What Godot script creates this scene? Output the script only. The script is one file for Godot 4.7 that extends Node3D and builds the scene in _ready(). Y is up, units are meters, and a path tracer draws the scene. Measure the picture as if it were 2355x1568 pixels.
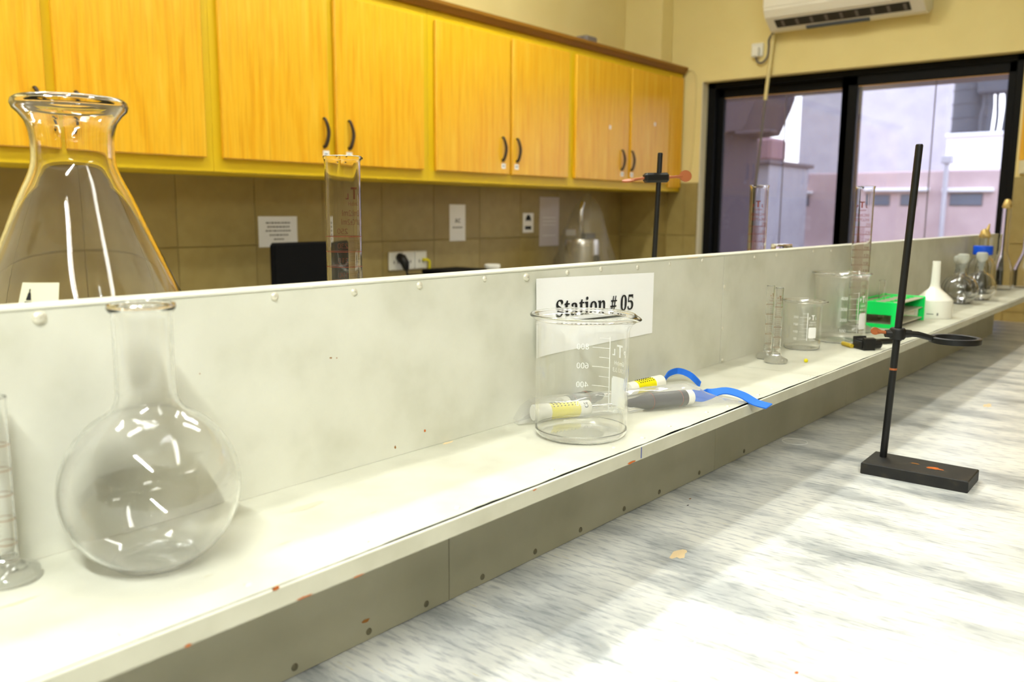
extends Node3D
# A teaching laboratory: glassware on a steel reagent shelf above a marble bench, wall cabinets and a window behind.
# Metres; y = 0 is the top of the reagent shelf, z = 0 the front face of its rail, x runs along the bench to the window wall.

const EYE := Vector3(0.0, 0.2526, 0.6425)
const BENCH := -0.13
const FLOOR := -1.03
const CEIL := 2.15
const WALLX := 4.8
const BACKZ := -2.35

var M := {}
var names := {}
var rng := RandomNumberGenerator.new()


# ------------------------------------------------------------------ mesh builder
class MB:
	var v := PackedVector3Array()
	var n := PackedVector3Array()
	var uv := PackedVector2Array()
	var idx := PackedInt32Array()

	func tri(a: Vector3, b: Vector3, c: Vector3) -> void:   # a b c run counter-clockwise seen from outside
		var nn := (b - a).cross(c - a).normalized()
		var k := v.size()
		v.append_array([a, b, c])
		n.append_array([nn, nn, nn])
		uv.append_array([Vector2(a.x, a.y), Vector2(b.x, b.y), Vector2(c.x, c.y)])
		idx.append_array([k, k + 2, k + 1])

	func quad(a: Vector3, b: Vector3, c: Vector3, d: Vector3) -> void:
		var nn := (c - a).cross(d - b).normalized()
		var k := v.size()
		v.append_array([a, b, c, d])
		n.append_array([nn, nn, nn, nn])
		uv.append_array([Vector2(0, 0), Vector2(1, 0), Vector2(1, 1), Vector2(0, 1)])
		idx.append_array([k, k + 2, k + 1, k, k + 3, k + 2])

	# Rows of points; the outside is where (next row) x (next point of the row) points. Normals are smooth except across the rows in breaks.
	func grid(rows: Array, closed: bool, breaks: Array = []) -> void:
		var m: int = rows[0].size()
		var start := 0
		while start < rows.size() - 1:
			var stop := start + 1
			while stop < rows.size() - 1 and not stop in breaks:
				stop += 1
			var base := v.size()
			var nor := PackedVector3Array()
			nor.resize((stop - start + 1) * m)
			var last := m if closed else m - 1
			for j in range(start, stop):
				for i in last:
					var i2 := (i + 1) % m
					var a: Vector3 = rows[j][i]
					var b: Vector3 = rows[j + 1][i]
					var c: Vector3 = rows[j + 1][i2]
					var d: Vector3 = rows[j][i2]
					var fn := (c - a).cross(d - b)
					nor[(j - start) * m + i] += fn
					nor[(j + 1 - start) * m + i] += fn
					nor[(j + 1 - start) * m + i2] += fn
					nor[(j - start) * m + i2] += fn
					var p := base + (j - start) * m + i
					var q := base + (j + 1 - start) * m + i
					var r := base + (j + 1 - start) * m + i2
					var s := base + (j - start) * m + i2
					idx.append_array([p, r, q, p, s, r])
			for j in range(start, stop + 1):
				var pole := true
				var total := Vector3.ZERO
				for i in m:
					if (rows[j][i] - rows[j][0]).length() > 1e-7:
						pole = false
					total += nor[(j - start) * m + i]
				for i in m:
					v.append(rows[j][i])
					n.append((total if pole else nor[(j - start) * m + i]).normalized())
					uv.append(Vector2(float(i) / m, float(j) / rows.size()))
			start = stop

	func lathe(prof: Array, seg: int, at := Vector3.ZERO, deform = null) -> void:
		var rows := []
		var breaks := []
		for j in prof.size():
			var row := PackedVector3Array()
			var p: Vector2 = prof[j]
			for i in seg:
				var th := TAU * i / seg
				var q := p
				if deform != null:
					q = deform.call(p, th)
				row.append(at + Vector3(cos(th) * q.x, q.y, sin(th) * q.x))
			rows.append(row)
			if j > 0 and j < prof.size() - 1:
				var d1: Vector2 = (prof[j] - prof[j - 1]).normalized()
				var d2: Vector2 = (prof[j + 1] - prof[j]).normalized()
				if absf(d1.angle_to(d2)) > 0.75:
					breaks.append(j)
		grid(rows, true, breaks)

	func tube(path: Array, rad: Array, seg := 10, caps := true, flat := 1.0, side := Vector3.ZERO) -> void:
		var rows := []
		var side_now := side
		for k in path.size():
			var p: Vector3 = path[k]
			var t: Vector3 = (path[mini(k + 1, path.size() - 1)] - path[maxi(k - 1, 0)]).normalized()
			if side_now == Vector3.ZERO:
				side_now = t.cross(Vector3.UP if absf(t.y) < 0.9 else Vector3.RIGHT)
			side_now = (side_now - t * side_now.dot(t)).normalized()
			var up := side_now.cross(t).normalized()
			var r: float = rad[mini(k, rad.size() - 1)]
			var row := PackedVector3Array()
			for i in seg:
				var a := -TAU * i / seg
				row.append(p + side_now * cos(a) * r + up * sin(a) * r * flat)
			rows.append(row)
		if caps:
			var first := PackedVector3Array()
			var end := PackedVector3Array()
			for i in seg:
				first.append(path[0])
				end.append(path[-1])
			rows.push_front(first)
			rows.append(end)
			grid(rows, true, [1, rows.size() - 2])
		else:
			grid(rows, true)

	# A box with chamfered edges, from lo to hi.
	func box(lo: Vector3, hi: Vector3, b := 0.0, tr := Transform3D()) -> void:
		var c := (lo + hi) / 2
		var h := (hi - lo) / 2
		b = minf(b, minf(h.x, minf(h.y, h.z)) * 0.9)
		var P := func(sx: float, sy: float, sz: float, axis: int) -> Vector3:
			var q := Vector3(sx * h.x, sy * h.y, sz * h.z)
			var o := Vector3(sx * b, sy * b, sz * b)
			o[axis] = 0.0
			return tr * (c + q - o)
		for s: float in [-1.0, 1.0]:
			var f := [[P.call(s, -1, -1, 0), P.call(s, 1, -1, 0), P.call(s, 1, 1, 0), P.call(s, -1, 1, 0)],
				[P.call(-1, s, -1, 1), P.call(-1, s, 1, 1), P.call(1, s, 1, 1), P.call(1, s, -1, 1)],
				[P.call(-1, -1, s, 2), P.call(1, -1, s, 2), P.call(1, 1, s, 2), P.call(-1, 1, s, 2)]]
			for k in 3:
				if s > 0:
					quad(f[k][0], f[k][1], f[k][2], f[k][3])
				else:
					quad(f[k][3], f[k][2], f[k][1], f[k][0])
		if b <= 0.0:
			return
		for s: float in [-1.0, 1.0]:
			for t: float in [-1.0, 1.0]:
				facing(P.call(s, t, -1, 0), P.call(s, t, 1, 0), P.call(s, t, 1, 1), P.call(s, t, -1, 1), tr * c)
				facing(P.call(s, -1, t, 0), P.call(s, 1, t, 0), P.call(s, 1, t, 2), P.call(s, -1, t, 2), tr * c)
				facing(P.call(-1, s, t, 1), P.call(1, s, t, 1), P.call(1, s, t, 2), P.call(-1, s, t, 2), tr * c)
				for w: float in [-1.0, 1.0]:
					var x: Vector3 = P.call(s, t, w, 0)
					var y: Vector3 = P.call(s, t, w, 1)
					var z: Vector3 = P.call(s, t, w, 2)
					if (y - x).cross(z - x).dot(x - tr * c) > 0:
						tri(x, y, z)
					else:
						tri(x, z, y)

	func facing(a: Vector3, b: Vector3, c: Vector3, d: Vector3, from: Vector3) -> void:
		if (c - a).cross(d - b).dot((a + c) / 2 - from) > 0:
			quad(a, b, c, d)
		else:
			quad(d, c, b, a)

	# A polygon (x, y) pushed out from z = 0 to z = depth, then placed by tr.
	func prism(poly: PackedVector2Array, depth: float, tr := Transform3D()) -> void:
		if Geometry2D.is_polygon_clockwise(poly):
			poly = poly.duplicate()
			poly.reverse()
		var t := Geometry2D.triangulate_polygon(poly)
		for k in range(0, t.size(), 3):
			var a := poly[t[k]]
			var b := poly[t[k + 1]]
			var c := poly[t[k + 2]]
			if (b - a).cross(c - a) < 0:
				var h := b
				b = c
				c = h
			tri(tr * Vector3(a.x, a.y, depth), tr * Vector3(b.x, b.y, depth), tr * Vector3(c.x, c.y, depth))
			if depth != 0.0:
				tri(tr * Vector3(a.x, a.y, 0), tr * Vector3(c.x, c.y, 0), tr * Vector3(b.x, b.y, 0))
		if depth != 0.0:
			for k in poly.size():
				var a := poly[k]
				var b := poly[(k + 1) % poly.size()]
				quad(tr * Vector3(a.x, a.y, 0), tr * Vector3(b.x, b.y, 0), tr * Vector3(b.x, b.y, depth), tr * Vector3(a.x, a.y, depth))

	# A band printed on a cylinder of radius r about the y axis, between the angles a0 and a1.
	func band(r: float, a0: float, a1: float, y0: float, y1: float) -> void:
		var k := maxi(1, int(ceil(absf(a1 - a0) / 0.12)))
		var low := PackedVector3Array()
		var top := PackedVector3Array()
		for i in k + 1:
			var a := lerpf(a0, a1, float(i) / k)
			low.append(Vector3(cos(a) * r, y0, sin(a) * r))
			top.append(Vector3(cos(a) * r, y1, sin(a) * r))
		grid([low, top], false)

	func raw(points: PackedVector3Array, index: PackedInt32Array) -> void:
		for k in range(0, index.size(), 3):   # index runs clockwise, as Godot has it
			tri(points[index[k]], points[index[k + 2]], points[index[k + 1]])

	func mesh() -> ArrayMesh:
		var arr := []
		arr.resize(Mesh.ARRAY_MAX)
		arr[Mesh.ARRAY_VERTEX] = v
		arr[Mesh.ARRAY_NORMAL] = n
		arr[Mesh.ARRAY_TEX_UV] = uv
		arr[Mesh.ARRAY_INDEX] = idx
		var m := ArrayMesh.new()
		m.add_surface_from_arrays(Mesh.PRIMITIVE_TRIANGLES, arr)
		return m


# ------------------------------------------------------------------ scene helpers
func numbered(called: String) -> String:
	var k: int = names.get(called, 0)
	names[called] = k + 1
	return called if k == 0 else "%s_%03d" % [called, k]


func thing(called: String, label: String, category: String, at := Vector3.ZERO, turn := 0.0, group := "") -> Node3D:
	var o := Node3D.new()
	o.name = numbered(called)
	add_child(o)
	o.position = at
	o.rotation.y = turn
	tag(o, label, category, group)
	return o


func tag(o: Node3D, label: String, category: String, group := "") -> void:
	o.set_meta("label", label)
	o.set_meta("category", category)
	if group:
		o.set_meta("group", group)


func part(called: String, mb, mat: Material, parent: Node3D = null, label := "") -> MeshInstance3D:
	var o := MeshInstance3D.new()
	o.mesh = mb.mesh() if mb is MB else mb
	o.material_override = mat
	if parent == null:
		o.name = numbered(called)
		add_child(o)
	else:
		o.name = called
		if parent.has_node(called):
			var k := 1
			while parent.has_node("%s_%03d" % [called, k]):
				k += 1
			o.name = "%s_%03d" % [called, k]
		parent.add_child(o, true)
	if label:
		o.set_meta("label", label)
	return o


func struct(called: String, mb, mat: Material, label: String, category: String) -> MeshInstance3D:
	var o := part(called, mb, mat)
	o.set_meta("kind", "structure")
	tag(o, label, category)
	return o


func boxed(lo: Vector3, hi: Vector3, b := 0.0) -> MB:
	var mb := MB.new()
	mb.box(lo, hi, b)
	return mb


func smooth(pts: Array, sub := 4) -> Array:   # Catmull-Rom through points
	var out := []
	for k in pts.size() - 1:
		var p0 = pts[maxi(k - 1, 0)]
		var p1 = pts[k]
		var p2 = pts[k + 1]
		var p3 = pts[mini(k + 2, pts.size() - 1)]
		for s in sub:
			var t := float(s) / sub
			out.append(0.5 * ((2.0 * p1) + (p2 - p0) * t + (2.0 * p0 - 5.0 * p1 + 4.0 * p2 - p3) * t * t + (3.0 * p1 - p0 - 3.0 * p2 + p3) * t * t * t))
	out.append(pts[-1])
	return out


func arc(cx: float, cy: float, r: float, a0: float, a1: float, k: int) -> Array:
	var out := []
	for i in k + 1:
		var a := lerpf(a0, a1, float(i) / k)
		out.append(Vector2(cx + cos(a) * r, cy + sin(a) * r))
	return out


func shell(outer: Array, t: float) -> Array:   # a glass wall of thickness t inside an outline that runs from the bottom's middle to the rim
	var inner := []
	for k in outer.size():
		var a: Vector2 = outer[maxi(k - 1, 0)]
		var b: Vector2 = outer[mini(k + 1, outer.size() - 1)]
		var d := (b - a).normalized()
		var nn := Vector2(d.y, -d.x)
		var p: Vector2 = outer[k] - nn * t
		if outer[k].x < 1e-6:
			p = Vector2(0, outer[k].y + t)
		p.x = maxf(p.x, 0.0)
		inner.append(p)
	inner.reverse()
	var top: Vector2 = (outer[-1] + inner[0]) / 2 + Vector2(0, t * 0.35)
	return outer + [top] + inner


func spout(dir: float, y0: float, y1: float, out_by: float, width: float) -> Callable:
	return func(p: Vector2, th: float) -> Vector2:
		if p.y <= y0 or p.x < 0.001:
			return p
		var k := clampf((p.y - y0) / (y1 - y0), 0.0, 1.0)
		var d := absf(wrapf(th - dir, -PI, PI)) / width
		var w := exp(-d * d) * k * k
		return Vector2(p.x + out_by * w, p.y - out_by * 0.25 * w)


func text_points(s: String, cap: float, serif := false, bold := true, width := 0.0) -> Array:   # points centred on x, baseline at y = 0, capitals cap high
	var f := SystemFont.new()
	f.font_names = PackedStringArray(["Droid Serif" if serif else "Droid Sans"])
	f.font_weight = 700 if bold else 400
	var tm := TextMesh.new()
	tm.font = f
	tm.text = s
	tm.font_size = 64
	tm.pixel_size = 0.01
	tm.depth = 0.0
	tm.curve_step = 2.0
	var ref := TextMesh.new()
	ref.font = f
	ref.text = "H"
	ref.font_size = 64
	ref.pixel_size = 0.01
	ref.depth = 0.0
	var rb := ref.get_aabb()
	var k := cap / maxf(rb.size.y, 1e-4)
	var arr := tm.surface_get_arrays(0)
	var pts: PackedVector3Array = arr[Mesh.ARRAY_VERTEX]
	var lo := INF
	var hi := -INF
	for p in pts:
		lo = minf(lo, p.x)
		hi = maxf(hi, p.x)
	var kx := k if width <= 0.0 else width / maxf(hi - lo, 1e-4)
	var out := PackedVector3Array()
	for p in pts:
		out.append(Vector3((p.x - (lo + hi) / 2) * kx, (p.y - rb.position.y) * k, 0))
	var index: PackedInt32Array = arr[Mesh.ARRAY_INDEX] if arr[Mesh.ARRAY_INDEX] != null else PackedInt32Array(range(pts.size()))
	return [out, index]


func write_flat(mb: MB, s: String, cap: float, tr: Transform3D, serif := false, bold := true, width := 0.0) -> void:
	var t := text_points(s, cap, serif, bold, width)
	var pts := PackedVector3Array()
	for p in t[0]:
		pts.append(tr * p)
	mb.raw(pts, t[1])


func write_round(mb: MB, s: String, cap: float, r: float, angle: float, y: float, bold := false, width := 0.0) -> void:   # read from outside the cylinder
	var t := text_points(s, cap, false, bold, width)
	var pts := PackedVector3Array()
	for p in t[0]:
		var a: float = angle - p.x / r
		pts.append(Vector3(cos(a) * r, y + p.y, sin(a) * r))
	mb.raw(pts, t[1])


func patch(rx: float, ry: float, seed_: int, rough := 0.35) -> PackedVector2Array:   # an uneven blot
	var g := RandomNumberGenerator.new()
	g.seed = seed_
	var poly := PackedVector2Array()
	for k in 14:
		var a := TAU * k / 14
		var q := 1.0 + g.randf_range(-rough, rough)
		poly.append(Vector2(cos(a) * rx * q, sin(a) * ry * q))
	return poly


# ------------------------------------------------------------------ materials
func std(c: Color, rough := 0.6, metal := 0.0) -> StandardMaterial3D:
	var m := StandardMaterial3D.new()
	m.albedo_color = c
	m.roughness = rough
	m.metallic = metal
	return m


func rgb(r: int, g: int, b: int) -> Color:
	return Color8(r, g, b)


func noise(freq: float, seed_: int, octaves := 4, kind := FastNoiseLite.TYPE_SIMPLEX_SMOOTH, warp := 0.0) -> FastNoiseLite:
	var f := FastNoiseLite.new()
	f.noise_type = kind
	f.seed = seed_
	f.frequency = freq
	f.fractal_octaves = octaves
	if warp > 0:
		f.domain_warp_enabled = true
		f.domain_warp_amplitude = warp
		f.domain_warp_frequency = freq * 1.3
	return f


func ramp(stops: Array) -> Gradient:
	var g := Gradient.new()
	var o := PackedFloat32Array()
	var c := PackedColorArray()
	for s in stops:
		o.append(s[0])
		c.append(s[1])
	g.offsets = o
	g.colors = c
	return g


func noise_tex(n: FastNoiseLite, w: int, h: int, stops: Array) -> NoiseTexture2D:
	var t := NoiseTexture2D.new()
	t.width = w
	t.height = h
	t.noise = n
	t.seamless = true
	t.seamless_blend_skirt = 0.25
	t.normalize = true
	if stops:
		t.color_ramp = ramp(stops)
	return t


func tri_tex(m: StandardMaterial3D, tex: Texture2D, scale: Vector3, world := true) -> StandardMaterial3D:
	m.albedo_texture = tex
	m.uv1_triplanar = true
	m.uv1_world_triplanar = world
	m.uv1_triplanar_sharpness = 8.0
	m.uv1_scale = scale
	return m


func make_materials() -> void:
	M.glass = std(Color(1.0, 1.0, 1.0, 0.0), 0.0)
	M.glass.transparency = BaseMaterial3D.TRANSPARENCY_ALPHA
	M.glass.refraction_enabled = true
	M.glass.refraction_scale = 0.044
	M.glass_thin = std(Color(0.95, 1.0, 0.93, 0.015), 0.0)
	M.glass_thin.transparency = BaseMaterial3D.TRANSPARENCY_ALPHA
	M.pane = std(Color(0.62, 0.57, 0.66, 0.12), 0.02)
	M.pane.transparency = BaseMaterial3D.TRANSPARENCY_ALPHA
	M.pane_dark = std(Color(0.34, 0.28, 0.33, 0.34), 0.02)
	M.pane_dark.transparency = BaseMaterial3D.TRANSPARENCY_ALPHA
	M.film = std(Color(0.95, 0.95, 0.95, 0.16), 0.05)
	M.film.transparency = BaseMaterial3D.TRANSPARENCY_ALPHA
	M.film_milky = std(Color(0.62, 0.58, 0.47, 0.26), 0.3)
	M.film_milky.transparency = BaseMaterial3D.TRANSPARENCY_ALPHA
	M.frosted = std(Color(0.92, 0.93, 0.89, 0.55), 0.42)
	M.frosted.transparency = BaseMaterial3D.TRANSPARENCY_ALPHA
	M.frosted.refraction_enabled = true
	M.frosted.refraction_scale = 0.047

	var steel := noise_tex(noise(0.012, 4, 5), 512, 512, [[0.0, rgb(203, 202, 184)], [0.45, rgb(214, 213, 197)], [1.0, rgb(222, 221, 206)]])
	M.paint = tri_tex(std(Color.WHITE, 0.42), steel, Vector3(1.6, 1.6, 1.6))
	M.paint.metallic_specular = 0.45
	M.paint_shelf = tri_tex(std(rgb(246, 246, 244), 0.6), steel, Vector3(1.6, 1.6, 1.6))
	M.paint_shelf.metallic_specular = 0.35
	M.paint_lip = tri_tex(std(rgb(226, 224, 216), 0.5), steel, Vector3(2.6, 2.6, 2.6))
	M.paint_edge = tri_tex(std(Color.WHITE, 0.5), steel, Vector3(2.6, 2.6, 2.6))
	M.riser = tri_tex(std(Color.WHITE, 0.42), noise_tex(noise(0.012, 5, 5), 256, 256, [[0.0, rgb(158, 154, 128)], [1.0, rgb(180, 176, 152)]]), Vector3(1.6, 1.6, 1.6))  # darker than the rail paint: shade under the shelf put into the colour
	M.gap = std(rgb(10, 8, 6), 0.95)

	var mt := noise_tex(noise(0.009, 11, 6, FastNoiseLite.TYPE_SIMPLEX_SMOOTH, 55.0), 1024, 1024,
		[[0.0, rgb(150, 154, 157)], [0.26, rgb(186, 189, 190)], [0.44, rgb(214, 215, 213)], [0.62, rgb(231, 231, 227)], [1.0, rgb(240, 239, 234)]])
	M.marble = tri_tex(std(Color.WHITE, 0.3), mt, Vector3(0.95, 1.0, 0.40))
	var fine := noise_tex(noise(0.02, 23, 5, FastNoiseLite.TYPE_SIMPLEX_SMOOTH, 20.0), 1024, 1024,
		[[0.0, rgb(182, 187, 191)], [0.30, rgb(230, 231, 232)], [0.50, rgb(255, 255, 252)], [0.86, rgb(255, 255, 252)], [0.97, rgb(250, 240, 205)], [1.0, rgb(246, 226, 176)]])
	M.marble.detail_enabled = true
	M.marble.detail_blend_mode = BaseMaterial3D.BLEND_MODE_MUL
	M.marble.detail_albedo = fine
	M.marble.detail_uv_layer = BaseMaterial3D.DETAIL_UV_2
	M.marble.uv2_triplanar = true
	M.marble.uv2_world_triplanar = true
	M.marble.uv2_triplanar_sharpness = 8.0
	M.marble.uv2_scale = Vector3(6.5, 2.0, 1.2)

	var grain := noise_tex(noise(0.011, 7, 5, FastNoiseLite.TYPE_SIMPLEX_SMOOTH, 22.0), 1024, 1024,
		[[0.0, rgb(230, 160, 14)], [0.3, rgb(238, 176, 24)], [0.42, rgb(242, 187, 42)], [0.55, rgb(240, 181, 32)], [0.72, rgb(243, 190, 46)], [1.0, rgb(246, 203, 70)]])
	M.wood = tri_tex(std(Color.WHITE, 0.38), grain, Vector3(1.7, 0.13, 1.7))
	var grain2 := noise_tex(noise(0.02, 17, 4, FastNoiseLite.TYPE_SIMPLEX_SMOOTH, 14.0), 512, 512, [[0.0, rgb(240, 232, 216)], [0.5, rgb(255, 255, 250)], [1.0, rgb(255, 255, 255)]])
	M.wood.detail_enabled = true
	M.wood.detail_blend_mode = BaseMaterial3D.BLEND_MODE_MUL
	M.wood.detail_albedo = grain2
	M.wood.detail_uv_layer = BaseMaterial3D.DETAIL_UV_2
	M.wood.uv2_triplanar = true
	M.wood.uv2_world_triplanar = true
	M.wood.uv2_scale = Vector3(6.0, 0.22, 6.0)
	M.mustard = std(rgb(222, 186, 8), 0.5)
	M.cornice = std(rgb(146, 98, 12), 0.5)  # brown-orange wood, darkened to carry the shade on its sloping front
	M.bronze = std(rgb(64, 50, 36), 0.4, 0.3)
	M.plaster = tri_tex(std(Color.WHITE, 0.85), noise_tex(noise(0.01, 31, 3), 256, 256, [[0.0, rgb(231, 213, 146)], [1.0, rgb(238, 222, 157)]]), Vector3(0.8, 0.8, 0.8))
	M.plaster_pale = std(rgb(226, 216, 180), 0.8)
	M.grout = std(rgb(138, 119, 68), 0.9)
	var tt := noise_tex(noise(0.03, 41, 4), 256, 256, [[0.0, rgb(158, 138, 80)], [1.0, rgb(170, 151, 92)]])
	M.tile = tri_tex(std(Color.WHITE, 0.5), tt, Vector3(1.5, 1.5, 1.5))
	M.tile2 = tri_tex(std(rgb(246, 244, 240), 0.5), tt, Vector3(1.1, 1.1, 1.1))
	M.ceiling = std(rgb(240, 236, 222), 0.9)
	M.floor_ = std(rgb(190, 180, 160), 0.5)
	M.black = std(rgb(11, 11, 11), 0.4)
	M.black_soft = std(rgb(6, 6, 6), 0.7)
	M.black_soft.metallic_specular = 0.25
	M.iron = tri_tex(std(Color.WHITE, 0.45), noise_tex(noise(0.03, 51, 4), 256, 256, [[0.0, rgb(12, 12, 12)], [0.6, rgb(18, 17, 16)], [1.0, rgb(36, 32, 26)]]), Vector3(6, 6, 6))
	M.iron_top = tri_tex(std(Color.WHITE, 0.55), noise_tex(noise(0.018, 61, 5), 256, 256, [[0.0, rgb(16, 15, 14)], [0.55, rgb(28, 26, 23)], [1.0, rgb(62, 54, 40)]]), Vector3(6, 6, 6))
	M.copper = std(rgb(170, 96, 50), 0.5, 0.1)
	M.rust = std(rgb(190, 98, 26), 0.85)
	M.rust_pale = std(rgb(238, 190, 120), 0.8)
	M.smear = std(rgb(238, 212, 166), 0.6)
	M.seam = std(rgb(74, 54, 26), 0.8)
	M.dirt = std(rgb(200, 196, 172), 0.6)
	M.wet = std(rgb(250, 249, 244), 0.5)
	M.ink_blue = std(rgb(34, 60, 150), 0.6)
	M.paper = std(rgb(253, 253, 252), 0.85)
	M.paper_grey = std(rgb(214, 205, 204), 0.85)
	M.print = std(rgb(18, 18, 20), 0.7)
	M.print_grey = std(rgb(120, 118, 114), 0.8)
	M.print_white = std(rgb(255, 255, 252), 0.6)
	M.print_red = std(rgb(132, 46, 16), 0.6)
	M.print_gold = std(rgb(150, 96, 22), 0.6)
	M.white_plastic = std(rgb(240, 238, 226), 0.4)
	M.ceramic = std(rgb(254, 252, 240), 0.22)
	M.blue_plastic = std(rgb(0, 84, 226), 0.4)
	M.blue_cloth = tri_tex(std(Color.WHITE, 0.75), noise_tex(noise(0.25, 71, 2), 128, 128, [[0.0, rgb(14, 88, 200)], [1.0, rgb(40, 132, 240)]]), Vector3(60, 60, 60), false)
	M.yellow_label = std(rgb(240, 226, 0), 0.5)
	M.dark_grip = std(rgb(42, 40, 38), 0.4)
	M.ring_red = std(rgb(226, 84, 48), 0.5)
	M.green = std(rgb(6, 250, 112), 0.4)
	M.grey_shelf = std(rgb(196, 192, 172), 0.35)
	M.yellow_wood = std(rgb(206, 176, 40), 0.5)
	M.foil = std(rgb(206, 176, 104), 0.4, 0.35)
	M.chrome = std(rgb(208, 204, 194), 0.25, 0.9)
	M.screw_dull = std(rgb(112, 106, 82), 0.4, 0.3)
	M.steel_screw = std(rgb(226, 222, 204), 0.35, 0.35)
	M.aluminium_black = std(rgb(5, 5, 5), 0.6)
	M.aluminium_black.metallic_specular = 0.3
	M.ac_white = std(rgb(236, 232, 216), 0.4)
	M.ac_dark = std(rgb(44, 40, 30), 0.6)
	M.ac_vane = std(rgb(78, 86, 96), 0.4)
	M.cream_pipe = std(rgb(228, 212, 150), 0.5)
	M.grey_pipe = std(rgb(112, 104, 98), 0.5)
	M.tube_glow = std(rgb(255, 255, 250), 0.4)
	M.tube_glow.emission_enabled = true
	M.tube_glow.emission = Color(1.0, 0.98, 0.94)
	M.tube_glow.emission_energy_multiplier = 0.4
	M.brick_far = tri_tex(std(Color.WHITE, 0.9), noise_tex(noise(0.02, 81, 4), 256, 256, [[0.0, rgb(192, 166, 166)], [1.0, rgb(208, 184, 182)]]), Vector3(0.4, 0.4, 0.4))
	M.pale_far = tri_tex(std(Color.WHITE, 0.9), noise_tex(noise(0.02, 82, 4), 256, 256, [[0.0, rgb(180, 177, 184)], [1.0, rgb(196, 193, 198)]]), Vector3(0.4, 0.4, 0.4))
	M.white_far = std(rgb(240, 240, 240), 0.9)
	M.dark_far = std(rgb(84, 74, 80), 0.9)
	M.grey_far = std(rgb(122, 112, 116), 0.9)
	M.mauve_far = std(rgb(164, 128, 132), 0.9)
	M.glass_far = std(rgb(92, 104, 120), 0.3)
	M.tank_far = std(rgb(70, 74, 82), 0.7)


# ------------------------------------------------------------------ main
func _ready() -> void:
	rng.seed = 5
	# camera
	var cam := Camera3D.new()
	cam.name = "camera"
	cam.position = EYE
	cam.rotation = Vector3(-0.15062537, -0.87750243, 0.00700109)
	cam.near = 0.02
	cam.far = 200.0
	var lens := CameraAttributesPhysical.new()
	lens.frustum_focal_length = 30.17
	lens.frustum_near = 0.02
	lens.frustum_far = 200.0
	lens.frustum_focus_distance = 1.08
	lens.exposure_aperture = 6.5
	cam.attributes = lens
	cam.fov = 43.383
	cam.keep_aspect = Camera3D.KEEP_HEIGHT
	add_child(cam)
	cam.current = true
	# sky and exposure
	var env := Environment.new()
	var sky := Sky.new()
	var sm := ProceduralSkyMaterial.new()
	sm.sky_top_color = Color(0.68, 0.73, 0.86)
	sm.sky_horizon_color = Color(0.93, 0.94, 0.98)
	sm.sky_curve = 0.25
	sm.ground_horizon_color = Color(0.72, 0.70, 0.68)
	sm.ground_bottom_color = Color(0.45, 0.43, 0.41)
	sm.sky_energy_multiplier = 0.42
	sm.ground_energy_multiplier = 0.25
	sky.sky_material = sm
	env.background_mode = Environment.BG_SKY
	env.sky = sky
	env.tonemap_mode = Environment.TONE_MAPPER_LINEAR
	env.tonemap_exposure = 39.0
	env.sdfgi_enabled = true
	env.ssao_enabled = true
	env.ssil_enabled = true
	var we := WorldEnvironment.new()
	we.name = "world_environment"
	we.environment = env
	add_child(we)
	make_materials()
	# ceiling lights (place, energy)
	hanging_light(Vector3(-0.45, 1.42, 1.12), 0.130, 0.73, "twin-tube light hung across the camera end of the bench", PI / 2)
	hanging_light(Vector3(0.75, 1.42, 1.12), 0.008, 0.73, "twin-tube light hung across the middle of the bench", PI / 2)
	hanging_light(Vector3(0.3, CEIL, -0.35), 0.026, 0.0, "twin-tube ceiling light above the near end of the rail")
	hanging_light(Vector3(2.5, CEIL, -0.35), 0.026, 0.0, "twin-tube ceiling light above the far end of the rail")
	hanging_light(Vector3(0.3, CEIL, -1.20), 0.072, 0.0, "twin-tube ceiling light above the aisle before the left cabinets")
	hanging_light(Vector3(2.7, CEIL, -1.20), 0.058, 0.0, "twin-tube ceiling light above the aisle before the right cabinets")
	hanging_light(Vector3(-2.5, CEIL, 4.4), 0.030, 0.0, "added twin-tube fill light over the back of the room, left")  # added behind the camera to brighten the room that glass edges reflect
	hanging_light(Vector3(2.5, CEIL, 4.4), 0.010, 0.0, "added twin-tube fill light over the back of the room, right")  # second added lamp, unseen, for the same brighter surroundings

	room()
	outside()
	cabinets()
	back_counter()
	bench()
	reagent_shelf()
	station_sign()
	glassware()
	tools()
	ring_stands()


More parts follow.
